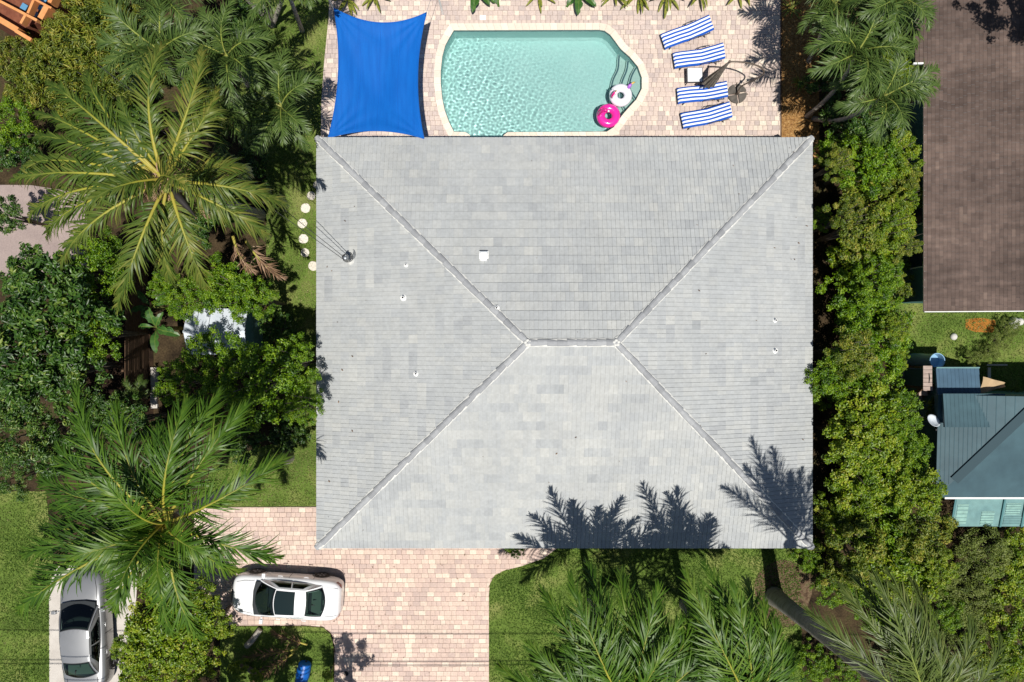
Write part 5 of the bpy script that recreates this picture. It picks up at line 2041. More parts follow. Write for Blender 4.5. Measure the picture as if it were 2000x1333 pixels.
def frond(L, az, e0, e1, lat=0.0, nl=62, ll=0.95, lw=0.026, wind=(0, 0, 0), droop=0.7, vee=0.35, t0=0.14, r0=0.045, tint=0.5, seed=0, tspread=0.14, jag=0.10, combed=1.0, a0=66, a1=22):
    """one pinnate frond: rachis tube + leaflets; arrays in the crown's frame"""
    g = np.random.default_rng(seed)
    S = 26
    t = np.linspace(0, 1, S + 1)
    el = R(e0) + (R(e1) - R(e0)) * t ** 1.25
    yw = az + lat * t ** 1.6
    D = np.c_[np.cos(el) * np.cos(yw), np.cos(el) * np.sin(yw), np.sin(el)]
    W = np.asarray(wind)[None] * (t[:, None] ** 2) * 0.35
    D = nrm(D + W)
    pos = np.vstack([[0, 0, 0], np.cumsum((D[:-1] + D[1:]) / 2 * (L / S), axis=0)])
    # rachis
    NR = 5
    V, F, MI, TT = [], [], [], []
    up = np.array([0, 0, 1.0])
    side = nrm(np.cross(D, up))
    nor = np.cross(side, D)
    rad = (r0 * (1 - t) ** 1.25 + 0.007)
    ang = np.arange(NR) * 2 * PI / NR
    rv = pos[:, None] + rad[:, None, None] * (side[:, None] * np.cos(ang)[None, :, None] * 1.25 + nor[:, None] * np.sin(ang)[None, :, None] * 0.8)
    V.append(rv.reshape(-1, 3))
    ii = (np.arange(S)[:, None] * NR + np.arange(NR)[None]).ravel()
    jj = (np.arange(S)[:, None] * NR + (np.arange(NR)[None] + 1) % NR).ravel()
    Fr = np.vstack([np.c_[ii, jj, jj + NR], np.c_[ii, jj + NR, ii + NR]])
    F.append(Fr)
    MI.append(np.ones(len(Fr), int))
    TT.append(np.tile(np.repeat(t[:-1], NR), 2))
    off = len(V[0])
    # leaflets
    tl = np.repeat(np.linspace(t0, 0.995, nl), 2)
    tl = np.clip(tl + g.normal(0, 0.4 / nl, len(tl)), t0, 0.998)
    sg = np.tile([1.0, -1.0], nl)
    n = len(tl)
    ip = lambda A: np.c_[[np.interp(tl, t, A[:, k]) for k in range(3)]].T
    p = ip(pos)
    T = nrm(ip(D))
    sd = nrm(np.cross(T, up)) * sg[:, None]
    N = nrm(np.cross(nrm(np.cross(T, up)), T))
    a = R(a0) + (R(a1) - R(a0)) * tl ** 1.2 + g.normal(0, jag, n) + 0.13 * np.sin(tl * 47 + sg * 1.3 + seed) + 0.08 * np.sin(tl * 19 + sg * 2.1 + 2 * seed)
    prof = np.clip(np.sin(PI * np.clip(0.16 + 0.80 * tl, 0, 1)) ** 0.55, 0.25, 1)
    ln = ll * prof * g.uniform(0.78, 1.12, n) * (1 + 0.10 * np.sin(tl * 31 + sg + seed))
    ln = np.where(g.random(n) < 0.07, ln * g.uniform(0.2, 0.55, n), ln)          # torn leaflets
    d0 = nrm(T * np.cos(a)[:, None] + sd * np.sin(a)[:, None] + N * (vee * (1 - 0.4 * tl) + g.normal(0, 0.08, n))[:, None])
    K = 4
    grav = np.array([0, 0, -1.0])
    pts = [p]
    dirs = []
    dr = droop * g.uniform(0.6, 1.4, n)
    wv = np.asarray(wind)[None] * g.uniform(0.7, 1.3, n)[:, None] * combed
    for k in range(K):
        s = (k + 0.5) / K
        d = nrm(d0 + grav * (dr * s ** 1.4)[:, None] + wv * s)
        dirs.append(d)
        pts.append(pts[-1] + d * (ln / K)[:, None])
    wp = np.array([0.55, 1.0, 0.85, 0.55, 0.0]) * lw
    VV = np.zeros((n, 2 * K + 1, 3))
    ref = nrm(N + g.normal(0, 0.25, (n, 3)))
    for k in range(K):
        wd = nrm(np.cross(dirs[k], ref))
        VV[:, 2 * k] = pts[k] - wd * wp[k]
        VV[:, 2 * k + 1] = pts[k] + wd * wp[k]
    VV[:, 2 * K] = pts[K]
    base = off + np.arange(n) * (2 * K + 1)
    fs = []
    for k in range(K - 1):
        fs.append(np.c_[base + 2 * k, base + 2 * k + 1, base + 2 * k + 3])
        fs.append(np.c_[base + 2 * k, base + 2 * k + 3, base + 2 * k + 2])
    fs.append(np.c_[base + 2 * K - 2, base + 2 * K - 1, base + 2 * K])
    tt = np.clip(tint + g.normal(0, tspread, n) + 0.10 * (tl - 0.5) + 0.08 * np.sin(tl * 23 + sg * 2 + seed), 0, 1)
    for f in fs:
        F.append(f)
        MI.append(np.zeros(n, int))
        TT.append(tt)
    V.append(VV.reshape(-1, 3))
    return np.vstack(V), np.vstack(F), np.concatenate(MI), np.concatenate(TT), pos[-1]


def frond_obj(parent, leafm, rm, name='frond', **kw):
    V, F, MI, TT, tip = frond(**kw)
    return ob(name, np_mesh(name, V, F, [M[leafm], M[rm]], MI, TT), parent)


def trunk_obj(parent, a, b_, r0, r1, bend=(0, 0, 0), m='palmbark', name='trunk', rings=True):
    n = 22
    pts, rad = [], []
    for i in range(n + 1):
        s = i / n
        pts.append(a.lerp(b_, s) + Vector(bend) * math.sin(PI * s))
        rad.append(r0 + (r1 - r0) * s + (0.10 * r0 * math.exp(-s * 18)) * 3 + (0.012 if rings and i % 2 else 0))
    b = MB()
    b.tube(pts, rad, 12)
    return b.build(name, M[m], parent, smooth=True, angle=60)


def palm(name, label, cen, z, base, tips, leafm, rm, group=None, wind=(0, 0, 0), ll=0.95, lw=0.027, nl=62, e_hi=38, e_lo=-30, droop=0.7, r=(0.2, 0.13), bend=(0, 0, 0), tint=0.5, lat=0.35, cat='palm tree', r0=0.045, extra=0, exL=2.4, exe=70, seed=1, vee=0.35, nuts=0, jag=0.1, a0=66, a1=22):
    c = P(cen[0], cen[1], z)
    t = thing(name, label, cat, (base[0], base[1], 0), 0, group)
    o = Vector((base[0], base[1], 0))
    top = c - o
    trunk_obj(t, Vector((0, 0, 0)), top - Vector((0, 0, 0.35)), r[0], r[1], bend)
    rr = random.Random(seed)
    hub = top
    for k, tp in enumerate(tips):
        u, v = tp[0], tp[1]
        dz = tp[2] if len(tp) > 2 else rr.uniform(-0.9, 0.4)          # height of the tip against the crown
        lt = tp[3] if len(tp) > 3 else rr.uniform(-lat, lat)
        tn = tp[4] if len(tp) > 4 else tint + rr.uniform(-0.12, 0.14)
        q = P(u, v, z + dz)
        dx, dy = q.x - c.x, q.y - c.y
        reach = math.hypot(dx, dy)
        az = math.atan2(dy, dx) - lt * 0.42
        # choose rise and droop angles so that the tip ends near dz
        e0 = math.degrees(math.atan2(dz, reach)) + rr.uniform(22, 38)
        e1 = math.degrees(math.atan2(dz, reach)) - rr.uniform(32, 52)
        L = reach * 1.0
        for _ in range(4):                                             # lengthen until the tip reaches its place
            tt = np.linspace(0, 1, 27)
            el = R(e0) + (R(e1) - R(e0)) * tt ** 1.25
            hx = float(np.mean(np.cos(el) * np.cos(lt * tt ** 1.6)))
            L = reach / max(0.3, hx) * 0.97
        o_ = frond_obj(t, leafm, rm, L=L, az=az, e0=e0, e1=e1, lat=lt, nl=nl, ll=ll * (0.75 + 0.25 * min(1.2, L / 4.5)), lw=lw, wind=wind, droop=droop * rr.uniform(0.8, 1.25), vee=vee, tint=tn, seed=seed * 100 + k, r0=r0, jag=jag, a0=a0, a1=a1)
        o_.location = hub + Vector((0.10 * math.cos(az), 0.10 * math.sin(az), -0.02 * k + 0.1))
    for k in range(extra):                                             # young upright fronds at the heart
        az = rr.uniform(0, 2 * PI)
        o_ = frond_obj(t, leafm, rm, L=exL * rr.uniform(0.8, 1.2), az=az, e0=rr.uniform(exe - 12, exe + 12), e1=rr.uniform(-10, 25), lat=rr.uniform(-lat, lat), nl=int(nl * 0.75), ll=ll * 0.75, lw=lw, wind=wind, droop=droop * 0.6, tint=tint + rr.uniform(0, 0.2), seed=seed * 100 + 60 + k, r0=r0 * 0.8, vee=vee)
        o_.location = hub + Vector((0, 0, 0.1))
    b = MB()
    b.lathe([(r[1] * 0.9, -0.6), (r[1] * 1.3, -0.4), (r[1] * 1.1, -0.15), (r[1] * 0.5, 0.0), (0.02, 0.1)], 10, hub)
    b.build('crown_shaft', M['rachisg'] if leafm == 'leaf_adon' else M['brownwood'], t, smooth=True)
    for k in range(nuts):
        a = rr.uniform(0, 2 * PI)
        b = MB()
        b.lathe([(0.0, -0.13), (0.09, -0.08), (0.115, 0.0), (0.09, 0.08), (0.0, 0.13)], 10)
        n_ = b.build('coconut', M['rachisg'], t, smooth=True)
        n_.location = hub + Vector((0.27 * math.cos(a), 0.27 * math.sin(a), -0.12 + rr.uniform(-0.12, 0.1)))
    return t, hub


# tall coconut palm, north-west
W1 = (-0.55, -0.10, -0.1)
T1 = [(392, 92, 0.6, 0.75, 0.66), (345, 80, 0.3, -0.4, 0.56), (410, 170, 0.8, 0.8, 0.69), (165, 112, 0.4, -0.3, 0.39), (105, 155, -0.2, 0.2, 0.36), (52, 205, 0.1, 0.2, 0.39), (60, 262, -0.4, 0.2, 0.32),
      (20, 318, -0.2, 0.25, 0.44), (22, 352, -0.5, 0.1, 0.49), (48, 432, -0.8, 0.25, 0.54), (90, 470, -1.1, 0.2, 0.49), (132, 527, -0.8, 0.2, 0.54), (247, 606, -1.0, -0.35, 0.54),
      (330, 545, -0.8, 0.05, 0.56), (407, 558, -1.1, -0.2, 0.69), (518, 452, -0.8, -0.15, 0.60), (550, 390, -0.6, -0.12, 0.60), (482, 335, -1.0, -0.3, 0.64), (240, 190, 0.8, -0.2, 0.34)]
bp = P(326, 352, 10.0)
t1, h1 = palm('coconut_palm', 'tall coconut palm with yellow ribbed windswept fronds beside the stepping stones', (322, 352), 10.0, (bp.x - 1.0, bp.y + 0.8), T1, 'leaf_coco', 'rachis', wind=W1, ll=1.05, lw=0.023, nl=88,
              seed=3, extra=2, exL=2.2, r=(0.24, 0.15), bend=(0.25, -0.1, 0), nuts=7, r0=0.05, cat='palm tree', droop=2.3, a0=56, a1=16, jag=0.14)
b = MB()
b.tube([h1 + Vector((0.15, -0.2, -0.1)), h1 + Vector((0.45, -0.55, 0.05)), h1 + Vector((0.85, -1.05, -0.1))], [0.04, 0.12, 0.02], 8)
b.build('spathe', M['spathe'], t1, smooth=True)
for a, L_, k in ((0.15, 1.7, 1), (-0.9, 1.5, 2), (1.35, 1.3, 3), (-1.7, 1.4, 4), (0.6, 0.9, 5), (2.2, 1.0, 6), (-2.6, 0.9, 7), (3.6, 1.1, 8)):
    o_ = frond_obj(t1, 'leaf_dead', 'rachis', 'dead_frond', L=L_, az=a, e0=10, e1=-60, lat=0.3, nl=24, ll=0.5, lw=0.016, droop=1.6, tint=0.7, jag=0.4, seed=900 + k)
    o_.location = h1 - Vector((0, 0, 0.25 if k < 5 else -0.12))

# big dark palm, south-west
T2 = [(173, 750, 0.2, -0.5, 0.45), (240, 790, 0.4, -0.2, 0.5), (375, 782, 0.6, 0.1, 0.5), (430, 775, 0.3, -0.2, 0.55), (485, 800, 0.1, -0.1, 0.55), (556, 895, 0.0, 0.25, 0.62), (548, 1082, -0.6, -0.15, 0.5),
      (462, 1118, -1.1, -0.3, 0.75), (418, 1236, -0.9, 0.15, 0.55), (370, 1180, -1.3, -0.1, 0.6), (352, 1240, -1.2, 0.1, 0.5), (235, 1198, -0.8, 0.1, 0.6), (45, 1205, -0.5, 0.3, 0.45),
      (72, 1140, -0.2, 0.3, 0.35), (40, 1090, -0.6, 0.2, 0.4), (58, 1046, -0.2, 0.2, 0.3), (75, 1000, 0.2, 0.2, 0.3), (66, 938, 0.0, 0.15, 0.35), (125, 862, 0.2, -0.2, 0.4), (142, 808, 0.1, -0.2, 0.45), (300, 850, 1.0, -0.3, 0.4)]
bp = P(330, 1022, 9.8)
t2, h2 = palm('feather_palm', 'big dark green feather palm above the silver car', (325, 1022), 9.8, (bp.x + 0.3, bp.y + 0.3), T2, 'leaf_dark', 'rachis', wind=(-0.35, -0.08, -0.05), ll=1.1, lw=0.023, nl=80, seed=4, extra=6, exL=2.2,
              r=(0.24, 0.16), bend=(0.2, 0.1, 0), r0=0.045, tint=0.5, droop=1.2, vee=0.3, jag=0.2, a0=48, a1=14)

# palms along the bottom edge: crowns just out of frame
T3 = [(1114, 1128, 0.5, -0.1), (1036, 1248, -0.2, -0.2), (978, 1305, -0.4, -0.1), (1058, 1160, -0.5, 0.1), (1145, 1105, -0.9, 0.2), (1215, 1130, -0.6, 0.1), (1290, 1150, 0.3, -0.2), (1405, 1245, 0.2, 0.2), (1360, 1180, -0.8, 0.1), (1000, 1380, -0.5, 0.1), (1180, 1230, 1.1, 0.1), (1430, 1380, -0.3, 0.1), (1060, 1460, -0.5, 0.1), (1250, 1600, -0.5, 0), (1390, 1500, -0.5, 0.1), (1300, 1260, 1.0, -0.2), (1090, 1200, -0.8, 0.2), (1160, 1165, 0.2, 0.15), (1255, 1170, -0.3, -0.1), (1330, 1215, 0.4, -0.1), (1020, 1330, 0.1, -0.1), (1110, 1290, 1.0, 0.2)]
bp = P(1222, 1385, 8.5)
palm('front_palm', 'green palm whose long fronds shade the front lawn beside the driveway', (1222, 1385), 8.5, (bp.x, bp.y + 0.2), T3, 'leaf_dark', 'rachis', group=None, ll=1.0, lw=0.024, nl=64, r0=0.035, seed=5, tint=0.5, droop=0.9, r=(0.22, 0.14), vee=0.3, jag=0.22, a0=54, a1=14)
T4 = [(1336, 1117, 0.4, -0.1), (1372, 1100, -0.6, 0.15), (1428, 1140, 0.6, -0.1), (1500, 1185, 0.0, -0.2), (1375, 1285, 0.6, 0.1), (1330, 1230, -0.6, 0.1), (1540, 1270, -0.4, -0.1), (1440, 1210, 1.1, 0.1), (1300, 1360, -0.3, 0), (1580, 1380, -0.5, 0), (1500, 1580, -0.5, 0), (1400, 1560, -0.5, 0), (1470, 1150, -1.0, 0.1), (1350, 1180, -0.2, 0.1), (1400, 1165, -0.3, -0.1), (1455, 1190, 0.3, 0.1), (1520, 1225, 0.5, -0.1), (1410, 1320, 0.8, 0.1)]
bp = P(1472, 1395, 8.5)
palm('front_palm', 'bright green palm at the bottom edge beside the leaning trunk', (1472, 1395), 8.5, (bp.x, bp.y + 0.2), T4, 'leaf_dark', 'rachis', group=None, ll=1.0, lw=0.024, nl=64, r0=0.035, seed=6, tint=0.58, droop=0.9, r=(0.22, 0.14), vee=0.3, jag=0.22, a0=56, a1=14)
T5 = [(1588, 1205, -0.2, 0.1), (1640, 1150, -0.3, 0.15), (1665, 1130, -0.9, 0.15), (1696, 1115, 0.4, -0.15), (1728, 1118, -0.2, 0.1), (1800, 1150, -0.7, 0.1), (1905, 1220, 0.5, 0.1), (1958, 1255, 0.1, 0.1), (1760, 1230, 1.0, 0.1), (1990, 1330, -0.3, 0), (1850, 1260, 1.1, 0), (2000, 1500, -0.5, 0), (1830, 1620, -0.5, 0), (1690, 1510, -0.5, 0), (1780, 1180, -0.3, 0.1)]
bp = P(1512, 1165)
palm('leaning_palm', 'olive palm with thick grey trunk leaning out over the bottom right corner', (1806, 1402), 11.0, (bp.x, bp.y), T5, 'leaf_date', 'rachisg', group=None, ll=0.9, lw=0.017, nl=80, seed=7, tint=0.5, droop=0.6, r=(0.34, 0.22), bend=(0.05, 0.0, 0), vee=0.25, jag=0.2, a0=46, a1=12, r0=0.03)

T6 = [(1240, 1230, -0.3, 0.1), (1295, 1195, 0.2, -0.1), (1345, 1185, -0.5, 0.1), (1400, 1200, 0.3, 0.1), (1450, 1245, -0.4, -0.1), (1220, 1300, -0.6, 0.1), (1470, 1320, -0.5, 0.1), (1320, 1270, 0.9, 0.1), (1380, 1280, 0.8, -0.1), (1260, 1420, -0.4, 0), (1440, 1440, -0.4, 0), (1350, 1600, -0.4, 0)]
bp = P(1345, 1425, 7.6)
palm('front_palm', 'shorter dark palm at the bottom edge between the two front palms', (1345, 1425), 7.6, (bp.x, bp.y + 0.1), T6, 'leaf_dark', 'rachis', ll=0.95, lw=0.023, nl=60, seed=8, tint=0.42, droop=0.9, r=(0.2, 0.13), r0=0.035, jag=0.22, a0=54, a1=14)

# small palms with shared frond meshes
AD = []
for k in range(6):
    V, F, MI, TT, tip = frond(L=2.15, az=0.0, e0=[55, 42, 30, 62, 20, 38][k], e1=[-48, -60, -66, -30, -70, -80][k], lat=[0.1, -0.2, 0.3, -0.1, 0.2, 0][k], nl=60, ll=0.66, lw=0.020, droop=1.3, vee=0.5, jag=0.2, t0=0.10, r0=0.03, tint=0.5, seed=50 + k, tspread=0.16)
    AD.append(np_mesh('frond', V, F, [M['leaf_adon'], M['rachisg']], MI, TT))


def small_palm(cen, z, base, s, n, label, seed, group, name='small_palm', bend=(0, 0, 0)):
    rr = random.Random(seed)
    c = P(cen[0], cen[1], z)
    t = thing(name, label, 'palm tree', (base[0], base[1], 0), 0, group)
    top = c - Vector((base[0], base[1], 0))
    trunk_obj(t, Vector((0, 0, 0)), top, 0.09, 0.06, bend)
    b = MB()
    b.tube([top - Vector((0, 0, 0.7)), top - Vector((0, 0, 0.3)), top + Vector((0, 0, 0.05))], [0.065, 0.085, 0.04], 8)
    b.build('crown_shaft', M['rachisg'], t, smooth=True)
    a0 = rr.uniform(0, 6)
    for k in range(n):
        o_ = ob('frond', AD[(k * 5 + seed) % 6 if k % 3 else 3], t)
        a = a0 + k * 2.399 + rr.uniform(-0.25, 0.25)
        q = s * rr.uniform(0.85, 1.12)
        o_.scale = (q, q, q)
        o_.rotation_euler = (rr.uniform(-0.3, 0.3), rr.uniform(-0.12, 0.12), a)
        o_.location = top + Vector((0, 0, 0.02))
    return t


g_ne = 'feather palms between deck and brown roof'
base_ne = P(1576, 228)
small_palm((1672, 104), 5.0, (base_ne.x, base_ne.y), 1.08, 13, 'middle of three feather palms beside the brown roof', 1, g_ne, bend=(0.3, 0, 0))
small_palm((1722, 190), 4.8, (base_ne.x + 0.3, base_ne.y - 0.1), 0.95, 13, 'lowest of three feather palms, touching the brown roof edge', 2, g_ne, bend=(0, -0.4, 0))
b3 = P(1580, 120)
small_palm((1630, 12), 4.4, (b3.x, b3.y), 0.92, 12, 'feather palm at the top edge overhanging the mulch bed', 3, g_ne)
b3 = P(1660, 90)
small_palm((1742, 0), 5.2, (b3.x, b3.y), 1.0, 12, 'feather palm at the top edge overhanging the brown roof', 9, g_ne)
g_nw = 'feather palms in the north-west garden'
b3 = P(540, 140)
small_palm((445, 112), 5.6, (P(500, 190).x, P(500, 190).y), 1.0, 12, 'feather palm at the top left between tall coconut palm and lawn', 4, g_nw)
small_palm((315, 100), 6.0, (P(400, 180).x, P(400, 180).y), 1.05, 12, 'feather palm directly above the tall coconut palm', 5, g_nw, bend=(-0.5, 0.2, 0))
small_palm((551, 211), 4.6, (P(600, 270).x - 0.4, P(600, 270).y), 0.95, 11, 'dark green feather palm standing nearest the pool deck', 6, g_nw)
small_palm((325, 2), 5.4, (P(410, 60).x, P(410, 60).y), 0.95, 11, 'feather palm cut by the top edge beside the willowy shrubs', 7, g_nw)
small_palm((440, 235), 4.2, (P(490, 270).x, P(490, 270).y), 0.95, 11, 'shaded feather palm under the right side of the tall coconut palm', 8, g_nw)
small_palm((560, -20), 5.6, (P(590, 60).x, P(590, 60).y), 0.85, 10, 'feather palm crown at the top edge above the side lawn', 10, g_nw)
small_palm((270, 770), 1.6, (P(275, 765).x, P(275, 765).y), 0.42, 9, 'small young palm beside the plank fence', 12, None)

# dead fronds lying about
for (u, v, az, L_, lb) in ((480, 470, -1.0, 2.0, 'dry brown palm frond hanging over the green tree below the coconut palm'), (455, 462, -1.3, 1.6, 'shorter dry palm frond beside the hanging brown one')):
    t = thing('dead_frond', lb, 'palm frond', P(u, v, 4.6))
    frond_obj(t, 'leaf_dead', 'rachis', 'leaf', L=L_, az=az, e0=5, e1=-55, nl=40, ll=0.6, lw=0.016, droop=1.6, tint=0.55, jag=0.5, a0=35, a1=10, lat=0.4, tspread=0.3, seed=int(u))
for (u, v, az, L_, lb) in ((582, 1268, 3.3, 2.4, 'dead palm frond lying pointing left above the blue barrel'), (575, 1275, 3.75, 2.3, 'dead palm frond lying slanted above the blue barrel'), (600, 1260, 2.8, 1.6, 'small dead palm frond in shade below the white car')):
    t = thing('dead_frond', lb, 'palm frond', P(u, v, 0.25))
    frond_obj(t, 'leaf_dead', 'rachis', 'leaf', L=L_, az=az, e0=6, e1=-10, nl=36, ll=0.5, lw=0.014, droop=0.25, tint=0.3, jag=0.4, a0=40, a1=12, r0=0.03, seed=int(u + v))


# ------------------------------------------------------------------ leafy shrubs and trees
def leaf_cloud(name, matn, seed, nleaf=5200, leaf=0.085, asp=0.5, clumps=70, crad=(0.10, 0.19), flat=0.62, tbase=0.5, up=0.55, inner=0.12):
    """a crown of many small leafy clumps set on an uneven dome, with gaps between them"""
    g = np.random.default_rng(seed)
    k = np.arange(clumps)
    a = k * 2.39996 + g.uniform(-0.5, 0.5, clumps)
    rr = np.sqrt((k + 0.5) / clumps) * g.uniform(0.82, 1.08, clumps) * 0.92
    # slow wobble of the outline and of the height
    rr *= 1 + 0.14 * np.sin(3 * a + seed) + 0.08 * np.sin(5 * a + 2 * seed)
    z = flat * (1.05 * np.sqrt(np.clip(1.05 - rr ** 2, 0.02, 1)) + g.normal(0, 0.20, clumps) - 0.1)
    lc = np.c_[rr * np.cos(a), rr * np.sin(a), z]
    lr = g.uniform(*crad, clumps)
    lobes = clumps
    pick = g.choice(clumps, nleaf, p=lr ** 2 / (lr ** 2).sum())
    dv = nrm(g.normal(0, 1, (nleaf, 3)) + np.array([0, 0, 0.5]))
    rad = lr[pick] * g.uniform(0.25, 1.0, nleaf) ** 0.5 * (1 + 0.15 * g.normal(0, 1, nleaf))
    c = lc[pick] + dv * rad[:, None]
    ni = int(nleaf * inner)                        # sparse leaves deeper inside
    c[:ni] = c[:ni] * np.array([0.9, 0.9, 1]) - np.array([0, 0, 0.3]) * g.uniform(0.3, 1, (ni, 1))
    n = len(c)
    N = nrm(dv * 0.7 + np.array([0, 0, up]) + g.normal(0, 0.45, (n, 3)))
    T = nrm(np.cross(N, nrm(g.normal(0, 1, (n, 3)))))
    S = np.cross(N, T)
    L = leaf * g.uniform(0.65, 1.3, n)
    Wd = L * asp
    V = np.zeros((n, 4, 3))
    V[:, 0] = c - T * (L / 2)[:, None]
    V[:, 1] = c + S * (Wd / 2)[:, None] + N * (0.10 * L)[:, None] + T * (0.05 * L)[:, None]
    V[:, 2] = c + T * (L / 2)[:, None] - N * (0.18 * L)[:, None]
    V[:, 3] = c - S * (Wd / 2)[:, None] + N * (0.10 * L)[:, None] + T * (0.05 * L)[:, None]
    b_ = np.arange(n) * 4
    F = np.vstack([np.c_[b_, b_ + 1, b_ + 2], np.c_[b_, b_ + 2, b_ + 3]])
    lob_t = g.normal(0, 0.12, lobes)
    t = np.clip(tbase + lob_t[pick] + g.normal(0, 0.17, n), 0, 1)
    return np_mesh(name, V.reshape(-1, 3), F, [M[matn]], tint=np.r_[t, t]), lc


STEMS = []
for k in range(3):
    b = MB()
    rr = random.Random(40 + k)
    for j in range(7):
        a = j * 0.9 + rr.uniform(-0.2, 0.2)
        q = rr.uniform(0.3, 0.62)
        b.tube([(0.02 * math.cos(a), 0.02 * math.sin(a), -1.0), (0.12 * math.cos(a), 0.12 * math.sin(a), -0.35), (q * 0.7 * math.cos(a), q * 0.7 * math.sin(a), 0.02), (q * math.cos(a), q * math.sin(a), 0.30)], [0.045, 0.035, 0.025, 0.008], 6)
    STEMS.append(b.mesh('stem', [M['bark']], smooth=True))
KIND = {}
for kd, matn, kw in (('hedge', 'lf_yellow', dict(nleaf=7500, leaf=0.070, asp=0.58, tbase=0.52, clumps=64, crad=(0.09, 0.18))),
                     ('hedge2', 'lf_hedge2', dict(nleaf=6000, leaf=0.085, asp=0.45, tbase=0.5, clumps=44, crad=(0.08, 0.20))),
                     ('green', 'lf_green', dict(nleaf=7500, leaf=0.062, asp=0.5, tbase=0.5, clumps=80, crad=(0.08, 0.16))),
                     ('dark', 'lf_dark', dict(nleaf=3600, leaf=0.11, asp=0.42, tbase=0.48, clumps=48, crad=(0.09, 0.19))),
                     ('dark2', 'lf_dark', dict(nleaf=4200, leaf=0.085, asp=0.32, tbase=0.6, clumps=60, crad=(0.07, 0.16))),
                     ('olive', 'lf_olive', dict(nleaf=6000, leaf=0.065, asp=0.35, tbase=0.5, clumps=60, crad=(0.09, 0.2))),
                     ('willow', 'lf_oleander', dict(nleaf=5200, leaf=0.13, asp=0.20, tbase=0.5, clumps=52, crad=(0.09, 0.19), up=0.35))):
    KIND[kd] = [leaf_cloud('foliage', matn, 10 * i + len(kd), **kw)[0] for i in range(4)]
NSH = [0]


def shrub(kd, u, v, z, rpx, label, group, name='shrub', cat='shrub', fl=None):
    i = NSH[0]
    NSH[0] += 1
    rr = random.Random(i * 17 + 3)
    r = rpx * (CAM_H - z) / FPX
    zc = z - r * 0.35
    c = P(u, v, z)
    t = thing(name, label, cat, (c.x, c.y, 0), 0, group)
    f_ = ob('foliage', KIND[kd][i % 4], t)
    vz = r * (fl or 0.95)
    f_.location = (0, 0, z - vz * 0.5)
    f_.rotation_euler = (0, 0, rr.uniform(0, 6.28))
    f_.scale = (r * 1.08, r * 1.08, vz)
    s = ob('stem' if name == 'shrub' else 'trunk', STEMS[i % 3], t)
    s.location = (0, 0, z - vz * 0.5)
    h = z - vz * 0.5
    s.scale = (r * 0.95, r * 0.95, h if h > 0.3 else 0.3)
    return t


gh = 'leafy shrubs of the hedge east of the grey roof'
HL = 'yellow-green leafy shrub in the dense hedge beside the grey roof'
hedge = [(1690, 320, 72), (1758, 300, 52), (1640, 318, 44), (1718, 395, 78), (1662, 425, 42), (1778, 385, 34), (1700, 490, 75), (1768, 475, 40), (1692, 570, 70), (1752, 560, 46), (1640, 1010, 45), (1770, 340, 40), (1650, 1120, 48), (1706, 640, 74), 
         (1752, 640, 36), (1640, 735, 60), (1706, 728, 72), (1612, 765, 34), (1762, 812, 46), (1700, 815, 80), (1772, 885, 50), (1700, 905, 80), (1792, 962, 60), (1722, 1005, 85), (1812, 1040, 58),
         (1682, 1075, 70), (1768, 1105, 78), (1842, 1112, 38), (1832, 800, 22), (1745, 440, 50), (1752, 705, 26), (1690, 860, 60), (1760, 930, 60), (1690, 960, 60), (1670, 690, 50), (1690, 440, 60), (1720, 540, 55)]
ORD = ['topmost', 'second', 'third', 'fourth', 'fifth', 'sixth', 'seventh', 'eighth', 'ninth', 'tenth', 'eleventh', 'twelfth', 'thirteenth', 'fourteenth', 'fifteenth', 'sixteenth', 'seventeenth', 'eighteenth']


def ranked(lst, cols, fmt):
    """labels by rank from the top within named columns"""
    out = {}
    for nm, test in cols:
        sub_ = sorted([s for s in lst if s not in out and test(s)], key=lambda s: s[1])
        for i, s in enumerate(sub_):
            out[s] = fmt.format(o=ORD[i] + ('' if i == 0 else ' from the top'), c=nm)
    return out


hl = ranked(hedge, (('roof side', lambda s: s[0] < 1680), ('middle', lambda s: s[0] < 1740), ('neighbour side', lambda s: True)), 'leafy hedge shrub, {o}, on the {c} of the long hedge')
hl = {k: v.replace('on the middle', 'in the middle') for k, v in hl.items()}
for (u, v, r) in hedge:
    kd_ = random.choice(('hedge', 'hedge', 'hedge2', 'hedge2', 'green'))
    shrub(kd_, u, v, random.uniform(1.9, 4.3) if r > 36 else random.uniform(1.6, 3.0), r * random.uniform(0.9, 1.12) * (0.86 if v < 680 and (u > 1735 or u < 1670) else 1.0), hl[(u, v, r)], gh)
for (u, v, z, r, lb) in ((1655, 235, 1.6, 50, 'dark bush added for shade below the lowest feather palm'), (1612, 160, 1.4, 40, 'dark bush added for shade beside the mulch bed under the feather palms'), (1640, 70, 1.6, 45, 'dark bush added for shade under the topmost feather palms'), (1720, 240, 1.8, 45, 'dark bush added for shade beside the teal wall under the palms'), (1715, 130, 1.6, 50, 'dark bush added for shade under the middle feather palm'), (1770, 70, 1.8, 45, 'dark bush added for shade at the brown roof corner')):
    shrub('dark', u, v, z, r, lb, 'dark bushes added for shade under the feather palms')  # bushes added to stand in for the black shade under these palms
for (u, v, z, r, lb) in ((1748, 110, 2.4, 30, 'yellow-green shrub between the palms and the brown roof'), (1770, 145, 2.6, 34, 'yellow-green shrub right below the brown roof corner gutter')):
    shrub('hedge', u, v, z, r, lb, gh)
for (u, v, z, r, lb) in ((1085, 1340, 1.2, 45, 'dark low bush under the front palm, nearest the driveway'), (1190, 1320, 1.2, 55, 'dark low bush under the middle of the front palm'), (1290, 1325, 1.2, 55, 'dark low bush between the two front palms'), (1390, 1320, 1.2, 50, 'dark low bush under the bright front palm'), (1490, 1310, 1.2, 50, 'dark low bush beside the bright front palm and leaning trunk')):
    shrub('dark', u, v, z, r, lb, 'dark bushes under the front palms')
